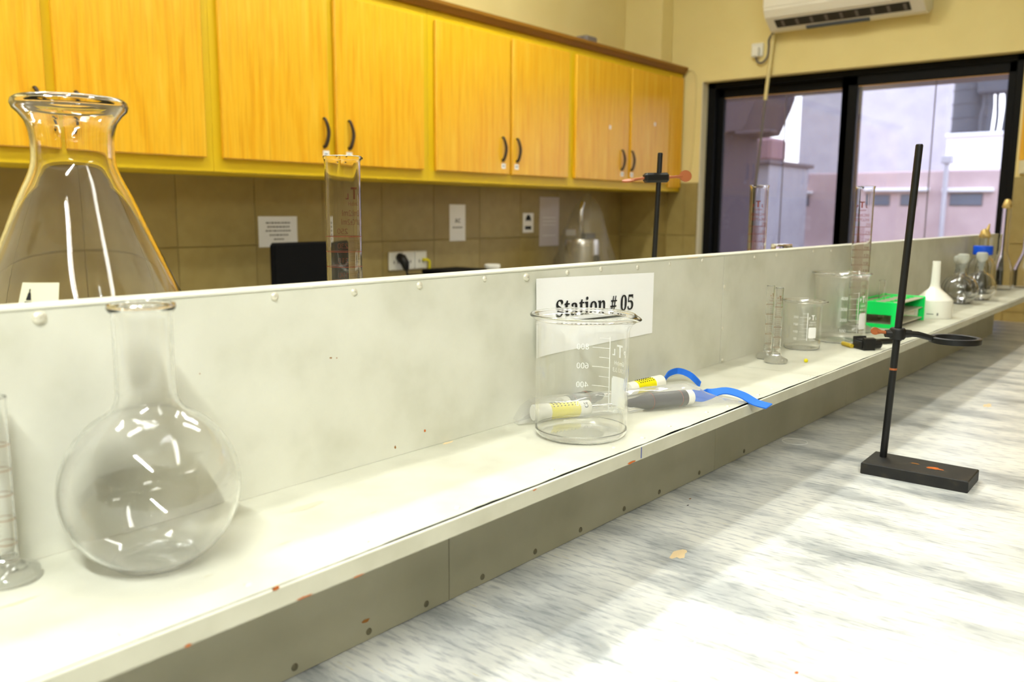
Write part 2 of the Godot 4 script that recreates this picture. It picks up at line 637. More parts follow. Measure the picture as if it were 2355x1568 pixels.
func hanging_light(at: Vector3, energy: float, drop: float, label: String, turn := 0.0) -> void:
	var t := thing("ceiling_light", label, "ceiling light", at, turn, "ceiling lights")
	var hw := 0.032 if drop > 0.0 else 0.09   # a bare batten where it hangs free, so that its tubes light the ceiling too
	part("housing", boxed(Vector3(-0.62, -0.05, -hw), Vector3(0.62, 0.0, hw), 0.008), M.ac_white, t)
	for s: float in [-1.0, 1.0]:
		var mb := MB.new()
		mb.tube([Vector3(-0.59, -0.072, s * 0.055), Vector3(0.59, -0.072, s * 0.055)], [0.014], 14)
		part("tube", mb, M.tube_glow, t)
		for e: float in [-1.0, 1.0]:
			part("socket", boxed(Vector3(e * 0.6 - 0.012, -0.09, s * 0.055 - 0.017), Vector3(e * 0.6 + 0.012, -0.05, s * 0.055 + 0.017), 0.003), M.white_plastic, t)
	if drop > 0.0:
		for x: float in [-0.45, 0.45]:
			var rod := MB.new()
			rod.tube([Vector3(x, 0, 0), Vector3(x, drop, 0)], [0.005], 8)
			part("hanger_rod", rod, M.chrome, t)
	var l := AreaLight3D.new()
	l.name = "tube_light"
	l.area_size = Vector2(1.16, 0.05 if drop > 0.0 else 0.14)
	l.light_color = Color(0.96, 0.985, 0.97)
	l.light_energy = energy
	l.shadow_enabled = true
	l.area_range = 12.0
	l.area_attenuation = 2.0
	l.position = Vector3(0, -0.093, 0)
	l.rotation_degrees = Vector3(-90, 0, 0)
	t.add_child(l)


# ------------------------------------------------------------------ room
func tiles(parent: Node3D, axis: int, from: float, to: float, phase: float, rows: Array, face: float, out: float, skip := Vector2.ZERO) -> void:
	var k := ceili((from - phase) / 0.3333) - 1
	while phase + k * 0.3333 < to:
		var a := maxf(phase + k * 0.3333, from) + 0.0008
		var b := minf(phase + (k + 1) * 0.3333, to) - 0.0008
		for r in rows:
			if b - a > 0.012:
				var lo := Vector3(a, r[0] + 0.0012, face)
				var hi := Vector3(b, r[1] - 0.0012, face + out)
				if axis == 2:
					lo = Vector3(face, r[0] + 0.0012, a)
					hi = Vector3(face + out, r[1] - 0.0012, b)
				var mid := (a + b) / 2
				if not (mid > skip.x and mid < skip.y):
					part("tile", boxed(Vector3(minf(lo.x, hi.x), lo.y, minf(lo.z, hi.z)), Vector3(maxf(lo.x, hi.x), hi.y, maxf(lo.z, hi.z)), 0.0018), M.tile if rng.randf() < 0.5 else M.tile2, parent)
		k += 1


func room() -> void:
	struct("floor", boxed(Vector3(-7.2, FLOOR - 0.1, BACKZ - 0.2), Vector3(5.0, FLOOR, 7.2)), M.floor_, "pale stone floor of the laboratory", "floor")
	struct("ceiling", boxed(Vector3(-7.2, CEIL, BACKZ - 0.2), Vector3(5.0, CEIL + 0.15, 7.2)), M.ceiling, "flat off-white ceiling above the benches", "ceiling")
	struct("wall_left", boxed(Vector3(-7.2, FLOOR, BACKZ), Vector3(-7.0, CEIL, 7.0)), M.plaster_pale, "cream plaster wall at the camera end of the room", "wall")
	struct("wall_front", boxed(Vector3(-7.2, FLOOR, 7.0), Vector3(5.0, CEIL, 7.2)), M.plaster_pale, "cream plaster wall behind the camera", "wall")
	var wb := struct("wall_back", boxed(Vector3(-7.2, FLOOR, BACKZ - 0.2), Vector3(5.0, CEIL, BACKZ)), M.plaster, "cream plaster wall with brown tiled dado behind the cabinets", "wall")
	part("grout_bed", boxed(Vector3(-0.7, -0.56, BACKZ), Vector3(WALLX, 0.43, BACKZ + 0.004)), M.grout, wb)
	tiles(wb, 0, -0.7, WALLX, 2.99, [[-0.5567, -0.2233], [-0.2233, 0.11], [0.11, 0.43]], BACKZ + 0.004, 0.005)
	# window wall with its opening
	var z0 := -1.877
	var z1 := -0.19
	var y0 := -0.12
	var y1 := 1.022
	var mb := MB.new()
	mb.box(Vector3(WALLX, FLOOR, BACKZ), Vector3(WALLX + 0.2, CEIL, z0))
	mb.box(Vector3(WALLX, FLOOR, z1), Vector3(WALLX + 0.2, CEIL, 7.0))
	mb.box(Vector3(WALLX, FLOOR, z0), Vector3(WALLX + 0.2, y0, z1))
	mb.box(Vector3(WALLX, y1, z0), Vector3(WALLX + 0.2, CEIL, z1))
	var wr := struct("wall_right", mb, M.plaster, "cream plaster wall with the black sliding window and air conditioner", "wall")
	var gb := MB.new()
	gb.box(Vector3(WALLX - 0.004, -0.56, BACKZ), Vector3(WALLX, 0.43, z0 - 0.002))
	gb.box(Vector3(WALLX - 0.004, -0.56, z1 + 0.002), Vector3(WALLX, 0.43, 3.0))
	gb.box(Vector3(WALLX - 0.004, -0.56, z0 - 0.002), Vector3(WALLX, y0 - 0.002, z1 + 0.002))
	part("grout_bed", gb, M.grout, wr)
	tiles(wr, 2, BACKZ + 0.01, z0 - 0.003, -2.30, [[-0.5567, -0.2233], [-0.2233, 0.11], [0.11, 0.43]], WALLX - 0.004, -0.005)
	tiles(wr, 2, z1 + 0.003, 1.2, -2.30, [[-0.5567, -0.2233], [-0.2233, 0.11], [0.11, 0.43]], WALLX - 0.004, -0.005)
	tiles(wr, 2, z0 - 0.003, z1 + 0.003, -2.30, [[-0.5567, -0.2233]], WALLX - 0.004, -0.005)
	part("reveal", boxed(Vector3(WALLX - 0.003, y0, z0 - 0.001), Vector3(WALLX + 0.075, y1, z0 + 0.004), 0.001), M.plaster_pale, wr)
	var col := struct("column", boxed(Vector3(4.666, FLOOR, BACKZ), Vector3(WALLX, CEIL, -2.09), 0.004), M.plaster, "cream corner column between the back wall and window wall", "column")
	for r in [[-0.5567, -0.2233], [-0.2233, 0.11], [0.11, 0.43]]:
		part("tile", boxed(Vector3(4.660, r[0] + 0.0008, BACKZ + 0.01), Vector3(4.666, r[1] - 0.0008, -2.0845), 0.0018), M.tile, col)
		part("tile", boxed(Vector3(4.661, r[0] + 0.0008, -2.09), Vector3(WALLX - 0.01, r[1] - 0.0008, -2.084), 0.0018), M.tile2, col)

	# sliding window
	var w := Node3D.new()
	w.name = "window_1"
	w.set_meta("kind", "structure")
	tag(w, "black framed two-leaf sliding window looking out on pale buildings", "window")
	add_child(w)
	var fx := WALLX + 0.07
	var fr := MB.new()
	fr.box(Vector3(fx, y0, z0), Vector3(fx + 0.1, y1, z0 + 0.05), 0.003)
	fr.box(Vector3(fx, y0, z1 - 0.045), Vector3(fx + 0.1, y1, z1), 0.003)
	fr.box(Vector3(fx, y1 - 0.035, z0), Vector3(fx + 0.1, y1, z1), 0.003)
	fr.box(Vector3(fx, y0, z0), Vector3(fx + 0.1, y0 + 0.05, z1), 0.003)
	part("window_frame", fr, M.aluminium_black, w)
	var leaves := [[z0 + 0.045, -0.985, fx + 0.052, M.pane_dark, [-1.41]], [-1.075, z1 - 0.04, fx + 0.012, M.pane, [-0.6]]]
	for s in leaves:
		var a: float = s[0]
		var b: float = s[1]
		var x: float = s[2]
		var sash := MB.new()
		for q in [[a, a + 0.04], [b - 0.04 if s[3] == M.pane else b - 0.055, b]]:
			sash.box(Vector3(x, y0 + 0.045, q[0]), Vector3(x + 0.035, y1 - 0.032, q[1]), 0.003)
		if s[3] == M.pane:
			sash.box(Vector3(x, y0 + 0.045, a), Vector3(x + 0.035, y1 - 0.032, a + 0.085), 0.003)
		sash.box(Vector3(x, y1 - 0.085, a), Vector3(x + 0.035, y1 - 0.032, b), 0.003)
		sash.box(Vector3(x, y0 + 0.045, a), Vector3(x + 0.035, y0 + 0.1, b), 0.003)
		var so := part("sash", sash, M.aluminium_black, w)
		var cut := [a + 0.03, s[4][0], b - 0.03]
		for k in 2:
			part("pane", boxed(Vector3(x + 0.016, y0 + 0.09, cut[k] + 0.001), Vector3(x + 0.0162, y1 - 0.075, cut[k + 1] - 0.001)), s[3], so)
		part("seam", boxed(Vector3(x + 0.013, y0 + 0.09, cut[1] - 0.0025), Vector3(x + 0.019, y1 - 0.075, cut[1] + 0.0025)), M.grey_far, so)
		var bead := MB.new()
		bead.box(Vector3(x + 0.01, y1 - 0.0895, a + 0.04), Vector3(x + 0.014, y1 - 0.0855, b - 0.04))
		part("gasket", bead, M.rust_pale, so)

	# air conditioner over the window
	var ac := thing("air_conditioner", "white split air conditioner mounted high above the window", "air conditioner", Vector3(WALLX, 1.24, -1.02))
	var prof := PackedVector2Array([Vector2(0, 0.03), Vector2(0, 0.30), Vector2(-0.14, 0.30), Vector2(-0.20, 0.27), Vector2(-0.212, 0.09), Vector2(-0.19, 0.055), Vector2(-0.105, 0.0), Vector2(-0.06, -0.002)])
	var body := MB.new()
	body.prism(prof, 0.80, Transform3D(Basis(), Vector3(0, 0, -0.40)))
	part("body", body, M.ac_white, ac)
	var fp := MB.new()
	fp.box(Vector3(-0.2155, 0.10, -0.405), Vector3(-0.2, 0.285, 0.405), 0.006)
	part("front_panel", fp, M.ac_white, ac)
	var slot := MB.new()   # the outlet lies in the sloping underside
	var tr := Transform3D(Basis(Vector3(0, 0, 1), -0.575), Vector3(-0.148, 0.0275, 0))
	slot.box(Vector3(-0.028, -0.003, -0.355), Vector3(0.03, 0.012, 0.335), 0.002, tr)
	part("outlet", slot, M.ac_dark, ac)
	for k in 9:
		var fin := MB.new()
		fin.box(Vector3(-0.02, -0.0045, -0.32 + k * 0.078), Vector3(0.02, -0.002, -0.305 + k * 0.078), 0.0, tr)
		part("fin", fin, M.grey_pipe, ac)
	var vane := MB.new()
	vane.box(Vector3(0.04, -0.007, -0.20), Vector3(0.062, 0.006, 0.13), 0.002, tr)
	part("vane", vane, M.ac_vane, ac)
	var cable := MB.new()
	cable.tube(smooth([Vector3(4.74, 1.262, -1.39), Vector3(4.76, 1.245, -1.43), Vector3(4.775, 1.215, -1.462), Vector3(4.775, 1.17, -1.462), Vector3(4.775, 1.12, -1.468), Vector3(4.775, 1.092, -1.497), Vector3(4.775, 1.1, -1.525), Vector3(4.775, 1.13, -1.536)], 5), [0.006], 8)
	tag(part("power_cable", cable, M.grey_pipe), "grey power cable looping from the air conditioner to its socket", "cable")
	var so := thing("wall_socket", "small white socket beside the air conditioner cable loop", "socket", Vector3(WALLX, 1.165, -1.535))
	part("plate", boxed(Vector3(-0.018, -0.035, -0.035), Vector3(0, 0.04, 0.035), 0.004), M.white_plastic, so)
	part("plug", boxed(Vector3(-0.05, -0.04, -0.02), Vector3(-0.018, 0.015, 0.02), 0.006), M.white_plastic, so)
	var pipe := thing("drain_pipe", "cream and grey drain pipe hanging from the air conditioner across the window", "pipe")
	var p1 := MB.new()
	p1.tube([Vector3(4.77, 1.275, -1.432), Vector3(4.77, 0.884, -1.4644)], [0.0105], 10)
	part("upper_pipe", p1, M.cream_pipe, pipe)
	var p2 := MB.new()
	p2.tube([Vector3(4.77, 0.884, -1.4644), Vector3(4.77, 0.411, -1.4969), Vector3(4.77, -0.5, -1.545)], [0.0075], 10)
	part("lower_pipe", p2, M.grey_pipe, pipe)
	var wire := MB.new()
	wire.tube(smooth([Vector3(4.79, 1.07, -1.99), Vector3(4.793, 1.095, -1.965), Vector3(4.793, 1.08, -1.935), Vector3(4.793, 1.0, -1.915), Vector3(4.793, 0.6, -1.925), Vector3(4.793, 0.45, -1.95)], 4), [0.003], 6)
	tag(part("thin_cable", wire, M.cream_pipe), "thin cream cable curving down the wall beside the last cabinet", "cable")
	var cb := thing("side_cupboard", "orange wood cupboard hung right of the window", "cupboard", Vector3(WALLX, 0, 0))
	part("carcass", boxed(Vector3(-0.02, 0.51, -0.175), Vector3(0.0, 1.09, 1.0), 0.003), M.wood, cb)
	part("bottom_rail", boxed(Vector3(-0.024, 0.445, -0.172), Vector3(0.0, 0.508, 1.0), 0.003), M.plaster_pale, cb)


# ------------------------------------------------------------------ outside the window
func side_prism(poly: PackedVector2Array, x0: float, x1: float) -> MB:   # poly in (z, y), pushed from x0 to x1
	var mb := MB.new()
	mb.prism(poly, x1 - x0, Transform3D(Basis(Vector3(0, 0, 1), Vector3(0, 1, 0), Vector3(-1, 0, 0)), Vector3(x1, 0, 0)))
	return mb


func outside() -> void:
	struct("ground", boxed(Vector3(5.2, -5.2, -40), Vector3(70, -5.0, 30)), M.grey_far, "grey ground outside the window", "ground")
	tag(part("canopy", boxed(Vector3(5.0, 1.0, -2.6), Vector3(5.6, 1.1, 0.6), 0.01), M.grey_far), "grey concrete canopy slab over the window outside", "canopy")
	var b := thing("brick_building", "pinkish low building with white lintels across the yard", "building")
	part("wall", boxed(Vector3(14.0, -5.0, -4.97), Vector3(18.0, 0.89, 3.0), 0.02), M.brick_far, b)
	part("ledge", boxed(Vector3(13.9, -0.5, -5.05), Vector3(14.0, -0.3, -3.9), 0.01), M.white_far, b)
	for r in [[-4.88, 0.36, -4.70, 0.53], [-3.72, 0.37, -3.44, 0.545], [-3.29, 0.37, -3.05, 0.545], [-2.60, 0.37, -2.16, 0.555]]:
		var f := part("window", boxed(Vector3(13.985, r[1], r[0]), Vector3(14.01, r[3], r[2]), 0.004), M.grey_far, b)
		part("pane", boxed(Vector3(13.975, r[1] + 0.015, r[0] + 0.015), Vector3(13.986, r[3] - 0.015, r[2] - 0.015)), M.glass_far, f)
	for r in [[-4.94, 0.56, -4.64, 0.6], [-3.86, 0.585, -2.88, 0.64], [-2.70, 0.57, -2.02, 0.63]]:
		part("lintel", boxed(Vector3(13.9, r[1], r[0]), Vector3(14.0, r[3], r[2]), 0.01), M.white_far, b)
	var t := thing("pale_tower", "tall pale block rising behind the pinkish building", "building")
	part("wall", boxed(Vector3(18.1, -5.0, -6.56), Vector3(22.0, 2.91, -3.71), 0.03), M.pale_far, t)
	var p := thing("roof_parapet", "white parapet wall on the roof at the right of the window view", "wall")
	part("coping", boxed(Vector3(14.95, 1.44, -2.96), Vector3(15.3, 1.5, 1.0), 0.01), M.white_far, p)
	part("wall", boxed(Vector3(15.0, 0.85, -2.94), Vector3(15.25, 1.44, 1.0), 0.01), M.white_far, p)
	var tk := thing("roof_water_tank", "dark rooftop water tank behind the white parapet", "water tank", Vector3(15.9, 1.45, -2.82))
	var mb := MB.new()
	mb.lathe([Vector2(0, 0), Vector2(0.26, 0), Vector2(0.28, 0.03), Vector2(0.28, 1.2), Vector2(0.22, 1.36), Vector2(0.08, 1.43), Vector2(0, 1.43)], 24)
	part("drum", mb, M.tank_far, tk)
	for k in 5:
		var hoop := MB.new()
		hoop.lathe([Vector2(0.28, 0.12 + k * 0.22), Vector2(0.292, 0.13 + k * 0.22), Vector2(0.292, 0.15 + k * 0.22), Vector2(0.28, 0.16 + k * 0.22)], 24)
		part("hoop", hoop, M.tank_far, tk)
	var st := thing("rooftop_frame", "dark tangled frame of rods beside the rooftop water tank", "frame", Vector3(15.5, 1.45, 0))
	var top := MB.new()
	top.box(Vector3(-0.1, 0.68, -2.66), Vector3(0.2, 0.95, -2.0), 0.03)
	part("beam", top, M.tank_far, st)
	for k in 5:
		var z: float = [-2.58, -2.49, -2.38, -2.27, -2.17][k]
		var rod := MB.new()
		rod.tube(smooth([Vector3(0, 0.75, z), Vector3(0.02, 0.55, z + rng.randf_range(-0.03, 0.03)), Vector3(0, 0.3, z + rng.randf_range(-0.03, 0.03)), Vector3(0, 0.0, z)], 4), [0.026 + 0.010 * (k % 2)], 7)
		part("rod", rod, M.tank_far, st)
	var dp := thing("rainwater_pipe", "pale rainwater downpipe on the front of the pinkish building", "pipe", Vector3(13.86, 0, -2.645))
	var d1 := MB.new()
	d1.tube([Vector3(0, -4.9, -0.01), Vector3(0, 1.0, -0.0)], [0.035], 10)
	part("pipe", d1, M.pale_far, dp)
	part("hopper", boxed(Vector3(-0.06, 0.98, -0.075), Vector3(0.06, 1.09, 0.075), 0.01), M.pale_far, dp)
	var nb := thing("near_building", "dark building edge with a curved eave close to the window", "building")
	part("wall", side_prism(PackedVector2Array([Vector2(-6, -5), Vector2(-3.84, -5), Vector2(-3.84, 1.13), Vector2(-3.58, 1.15), Vector2(-3.55, 1.21), Vector2(-3.50, 1.33), Vector2(-3.45, 1.44), Vector2(-3.41, 1.56), Vector2(-3.38, 3.0), Vector2(-6, 3.0)]), 9.0, 10.0), M.dark_far, nb)
	part("eave", boxed(Vector3(8.9, 1.095, -3.62), Vector3(9.1, 1.13, -3.22), 0.008), M.dark_far, nb)
	var wh := thing("white_annex", "small whitish annex with a dark door beyond the yard", "building")
	part("wall", boxed(Vector3(12.0, -5.0, -5.22), Vector3(13.5, 0.95, -4.55), 0.01), M.pale_far, wh)
	part("roof_slab", boxed(Vector3(11.9, 0.94, -5.3), Vector3(13.6, 1.0, -4.5), 0.01), M.grey_far, wh)
	part("door", boxed(Vector3(11.97, -0.3, -5.17), Vector3(12.01, 0.22, -4.98), 0.005), M.dark_far, wh)
	part("window", boxed(Vector3(11.97, -0.28, -4.9), Vector3(12.01, 0.25, -4.72), 0.005), M.grey_far, wh)
	var t2 := thing("annex_water_tank", "mauve box water tank on the roof of the white annex", "water tank", Vector3(12.4, 1.0, -4.86))
	part("drum", boxed(Vector3(-0.3, 0, -0.14), Vector3(0.3, 0.33, 0.27), 0.04), M.mauve_far, t2)
	part("side_box", boxed(Vector3(-0.3, 0, -0.31), Vector3(0.1, 0.31, -0.15), 0.01), M.dark_far, t2)
	tag(part("distant_house", boxed(Vector3(20.0, -5.0, -7.75), Vector3(21.0, 0.16, -7.0), 0.02), M.grey_far), "low grey house far off between annex and pinkish building", "building")


# ------------------------------------------------------------------ wall cabinets
func make_handle() -> MB:
	var mb := MB.new()
	mb.tube(smooth([Vector3(-0.004, 0.052, 0), Vector3(-0.003, 0.05, 0.008), Vector3(0.002, 0.03, 0.0135), Vector3(0.006, 0.004, 0.016), Vector3(0.003, -0.022, 0.015), Vector3(-0.003, -0.047, 0.009), Vector3(-0.004, -0.05, 0)], 4), [0.0045, 0.0045, 0.0045, 0.005, 0.005, 0.0055, 0.0055, 0.006, 0.006, 0.0065, 0.0065, 0.007, 0.007, 0.007, 0.007], 8)
	return mb


func cabinets() -> void:
	var handle := make_handle().mesh()
	var tag_mesh := boxed(Vector3(-0.014, -0.012, 0), Vector3(0.014, 0.012, 0.001)).mesh()
	var units := [
		[0.60, 1.61, [[0.64, 1.083, 1.054, false], [1.112, 1.578, 1.167, false]], "wall cabinet behind the big conical flask, leftmost of the row"],
		[1.61, 2.615, [[1.64, 2.085, 2.062, true], [2.120, 2.580, 2.180, true]], "wall cabinet above the tall red-marked cylinder and black monitor"],
		[2.615, 3.63, [[2.65, 3.135, 3.084, true], [3.152, 3.600, 3.188, true]], "wall cabinet above the white sockets and the narrow notice"],
		[3.63, 4.78, [[3.66, 4.165, 4.098, true], [4.188, 4.610, 4.197, true]], "darker wall cabinet at the window end of the row"],
	]
	for u in units:
		var x0: float = u[0]
		var x1: float = u[1]
		var t := thing("wall_cabinet", u[3], "cabinet", Vector3(x0, 0, -2.0), 0.0, "wall cabinets on the back wall")
		part("carcass", boxed(Vector3(0.0005, 0.376, BACKZ + 2.0 + 0.01), Vector3(x1 - x0 - 0.0005, 1.075, 0), 0.001), M.mustard, t)
		for d in u[2]:
			var a: float = d[0] - x0
			var b: float = d[1] - x0
			var door := part("door", boxed(Vector3(a, 0.42, 0.0005), Vector3(b, 1.037, 0.018), 0.0035), M.wood, t)
			var h := part("handle", handle, M.bronze, door)
			h.position = Vector3(d[2] - x0, 0.534, 0.018)
			if d[3]:
				var tg := part("tag", tag_mesh, M.paper, door)
				tg.position = Vector3(d[2] - x0 + (0.004 if d[2] < (x0 + x1) / 2 else -0.004), 0.458, 0.018)
				var line := part("tag", boxed(Vector3(-0.008, -0.003, 0.0011), Vector3(0.007, 0.002, 0.0013)), M.print_grey, door)
				line.position = tg.position
		if x1 > 4.7:
			part("filler_panel", boxed(Vector3(4.628 - x0, 0.40, 0.0005), Vector3(x1 - x0 - 0.004, 1.05, 0.012), 0.002), M.wood, t)
			for q in [[3.973, 0.701], [4.439, 0.754]]:
				part("sticker", boxed(Vector3(q[0] - x0 - 0.008, q[1] - 0.01, 0.018), Vector3(q[0] - x0 + 0.008, q[1] + 0.01, 0.0186)), M.paper, t)
	var c := MB.new()
	c.prism(PackedVector2Array([Vector2(-2.34, 1.076), Vector2(-1.985, 1.076), Vector2(-1.975, 1.09), Vector2(-1.965, 1.098), Vector2(-1.965, 1.112), Vector2(-2.34, 1.112)]), 4.18, Transform3D(Basis(Vector3(0, 0, 1), Vector3(0, 1, 0), Vector3(-1, 0, 0)), Vector3(4.78, 0, 0)))
	tag(part("cabinet_cornice", c, M.cornice), "brown cornice board running along the top of the wall cabinets", "cornice")
	var sb := MB.new()
	sb.box(Vector3(-0.05, 0, -0.04), Vector3(0.05, 0.035, 0.04), 0.008)
	var small := part("small_box", sb, M.grey_pipe)
	small.position = Vector3(3.80, 1.112, -2.03)
	tag(small, "small dark object lying on top of the cabinet cornice", "box")


# ------------------------------------------------------------------ back counter and what stands there
func text_bars(parent: Node3D, rows: Array, z: float, mat: Material) -> void:   # print too small to read: [x0, x1, y, height]
	var mb := MB.new()
	var g := RandomNumberGenerator.new()
	g.seed = 9
	for r in rows:
		var x: float = r[0]
		while x < r[1]:
			var w := g.randf_range(0.005, 0.014)
			mb.box(Vector3(x, r[2], z), Vector3(minf(x + w, r[1]), r[2] + r[3], z + 0.0003))
			x += w + 0.003
	part("print", mb, mat, parent)


func back_counter() -> void:
	var t := thing("wall_counter", "long counter along the tiled back wall under the cabinets", "counter")
	part("counter_top", boxed(Vector3(-0.7, BENCH - 0.04, BACKZ + 0.01), Vector3(4.785, BENCH, -1.72), 0.004), M.marble, t)
	part("body", boxed(Vector3(-0.7, FLOOR, BACKZ + 0.01), Vector3(4.785, BENCH - 0.04, -1.78), 0.004), M.mustard, t)
	for k in 8:
		part("door", boxed(Vector3(-0.62 + k * 0.67, FLOOR + 0.1, -1.78), Vector3(-0.02 + k * 0.67, BENCH - 0.08, -1.762), 0.003), M.wood, t)

	var m := thing("computer_monitor", "black computer monitor standing before the left wall notice", "monitor", Vector3(2.07, BENCH, -2.03), 0.10)
	part("screen_back", boxed(Vector3(-0.232, 0.03, -0.03), Vector3(0.192, 0.262, 0.0), 0.01), M.black_soft, m)
	part("bezel", boxed(Vector3(-0.228, 0.034, 0.0), Vector3(0.188, 0.258, 0.006), 0.002), M.black_soft, m)
	part("stand", boxed(Vector3(-0.03, 0.01, -0.05), Vector3(0.03, 0.12, -0.028), 0.004), M.black_soft, m)
	part("base", boxed(Vector3(-0.11, 0.0, -0.12), Vector3(0.11, 0.012, 0.07), 0.004), M.black_soft, m)

	var z := BACKZ + 0.0095
	var p1 := thing("wall_notice", "white notice with five lines of print, left of the cylinder", "notice", Vector3(2.095, 0.163, z))
	var sh := MB.new()
	sh.box(Vector3(-0.093, -0.062, 0), Vector3(0.093, 0.061, 0.0012))
	part("sheet", sh, M.paper, p1)
	text_bars(p1, [[-0.058, 0.060, 0.032, 0.006], [-0.052, 0.055, 0.016, 0.006], [-0.060, 0.062, 0.0, 0.006], [-0.042, 0.048, -0.017, 0.006], [-0.022, 0.028, -0.034, 0.006]], 0.0013, M.print_grey)
	var p2 := thing("wall_notice", "narrow white paper strip with a short heading on the tiles", "notice", Vector3(3.156, 0.192, z))
	part("sheet", boxed(Vector3(-0.057, -0.09, 0), Vector3(0.057, 0.09, 0.0012)), M.paper, p2)
	var tx := MB.new()
	write_flat(tx, "AC", 0.02, Transform3D(Basis(), Vector3(0.0, 0.0, 0.0016)), false, true, 0.04)
	part("print", tx, M.print, p2)
	text_bars(p2, [[-0.036, 0.036, -0.027, 0.007]], 0.0013, M.print_grey)
	var p3 := thing("warning_sign", "small cream sign with a dark pictogram on the tiles", "sign", Vector3(3.722, 0.188, z))
	part("sheet", boxed(Vector3(-0.046, -0.053, 0), Vector3(0.046, 0.053, 0.0015)), M.paper, p3)
	var pic := MB.new()
	pic.prism(PackedVector2Array([Vector2(-0.024, 0.005), Vector2(-0.022, 0.026), Vector2(-0.012, 0.04), Vector2(0.0, 0.045), Vector2(0.012, 0.04), Vector2(0.022, 0.026), Vector2(0.024, 0.005), Vector2(0.013, 0.016), Vector2(0.0, 0.01), Vector2(-0.013, 0.016)]), 0.0004, Transform3D(Basis(), Vector3(0, 0, 0.0016)))
	pic.box(Vector3(-0.028, -0.036, 0.0016), Vector3(0.026, -0.018, 0.002))
	part("pictogram", pic, M.print, p3)
	var p4 := thing("wall_notice", "long pale lilac sheet of faint print on the tiles", "notice", Vector3(3.913, 0.194, z))
	part("sheet", boxed(Vector3(-0.09, -0.137, 0), Vector3(0.09, 0.137, 0.0012)), M.paper_grey, p4)
	text_bars(p4, [[-0.06, 0.06, 0.02, 0.004], [-0.06, 0.06, 0.0, 0.004], [-0.06, 0.06, -0.02, 0.004], [-0.06, 0.06, -0.08, 0.004]], 0.0013, M.paper)
	tag(part("label_strip", boxed(Vector3(4.073, 0.111, z), Vector3(4.17, 0.147, z + 0.004), 0.001), M.white_plastic), "short white strip on the tiles beside the bagged appliance", "label")

	# sockets
	var s := thing("power_socket", "triple white power socket on the tiles with two plugs", "socket", Vector3(2.808, 0.018, z))
	for k in 3:
		part("plate", boxed(Vector3(-0.121 + k * 0.081, -0.043, 0), Vector3(-0.042 + k * 0.081, 0.043, 0.014), 0.004), M.white_plastic, s)
		for q: float in [-1.0, 1.0]:
			part("hole", boxed(Vector3(-0.082 + k * 0.081 + q * 0.012 - 0.003, -0.012, 0.0135), Vector3(-0.082 + k * 0.081 + q * 0.012 + 0.003, 0.002, 0.0143)), M.grey_pipe, s)
	var plug := thing("power_plug", "black plug and cord hanging from the left socket", "plug", Vector3(2.745, 0.018, z + 0.014))
	var pb := MB.new()
	pb.tube([Vector3(0, 0.018, 0.0), Vector3(0, 0.012, 0.02), Vector3(0.006, -0.01, 0.035), Vector3(0.012, -0.04, 0.036)], [0.02, 0.023, 0.021, 0.012], 12)
	part("body", pb, M.black, plug)
	var cd := MB.new()
	cd.tube(smooth([Vector3(0.012, -0.038, 0.036), Vector3(0.02, -0.07, 0.034), Vector3(0.022, -0.11, 0.03), Vector3(0.03, -0.14, 0.06)], 4), [0.005], 8)
	part("cord", cd, M.black, plug)
	var yc := thing("yellow_cable", "yellow cable plugged into the right socket", "cable", Vector3(2.905, 0.018, z + 0.014))
	part("plug", boxed(Vector3(-0.012, -0.006, 0), Vector3(0.012, 0.008, 0.02), 0.003), M.yellow_label, yc)
	var yb := MB.new()
	yb.tube(smooth([Vector3(0.006, 0.0, 0.015), Vector3(0.02, -0.006, 0.018), Vector3(0.024, -0.03, 0.016), Vector3(0.022, -0.09, 0.014), Vector3(0.03, -0.143, 0.03)], 4), [0.0055], 8)
	part("cord", yb, M.yellow_label, yc)
	# things half seen over the rail
	var tr := thing("black_case", "flat black case on the counter below the socket", "case", Vector3(2.80, BENCH, -2.02))
	part("body", boxed(Vector3(-0.22, 0.0, -0.12), Vector3(0.21, 0.105, 0.12), 0.02), M.black_soft, tr)
	part("lid", boxed(Vector3(-0.12, 0.105, -0.1), Vector3(0.12, 0.124, 0.1), 0.012), M.black_soft, tr)
	part("latch", boxed(Vector3(-0.03, 0.07, 0.12), Vector3(0.03, 0.1, 0.127), 0.002), M.chrome, tr)
	var wc := MB.new()
	wc.lathe([Vector2(0, 0), Vector2(0.03, 0), Vector2(0.032, 0.004), Vector2(0.032, 0.112), Vector2(0.038, 0.115), Vector2(0.038, 0.128), Vector2(0.034, 0.131), Vector2(0, 0.131)], 24)
	var cup := part("white_jar", wc, M.white_plastic)
	cup.position = Vector3(3.09, BENCH, -2.05)
	tag(cup, "small white lidded jar on the counter right of the black case", "jar")
	# appliance under a plastic cover
	var ap := thing("water_still", "steel appliance with a black knob under plastic", "appliance", Vector3(3.93, BENCH, -2.12))
	var can := MB.new()
	can.lathe([Vector2(0, 0), Vector2(0.10, 0), Vector2(0.102, 0.01), Vector2(0.10, 0.20), Vector2(0.092, 0.23), Vector2(0.04, 0.245), Vector2(0, 0.247)], 28)
	part("tank", can, M.chrome, ap)
	var kn := MB.new()
	kn.lathe([Vector2(0, 0), Vector2(0.02, 0), Vector2(0.02, 0.012), Vector2(0.012, 0.02), Vector2(0, 0.02)], 16)
	var ko := part("knob", kn, M.black, ap)
	ko.position = Vector3(-0.01, 0.128, 0.098)
	ko.rotation.x = PI / 2
	var hd := MB.new()
	hd.tube(smooth([Vector3(0.0, 0.24, 0), Vector3(-0.03, 0.30, 0.01), Vector3(-0.035, 0.38, 0.01), Vector3(0.0, 0.43, 0.0)], 4), [0.012], 8)
	part("neck", hd, M.chrome, ap)
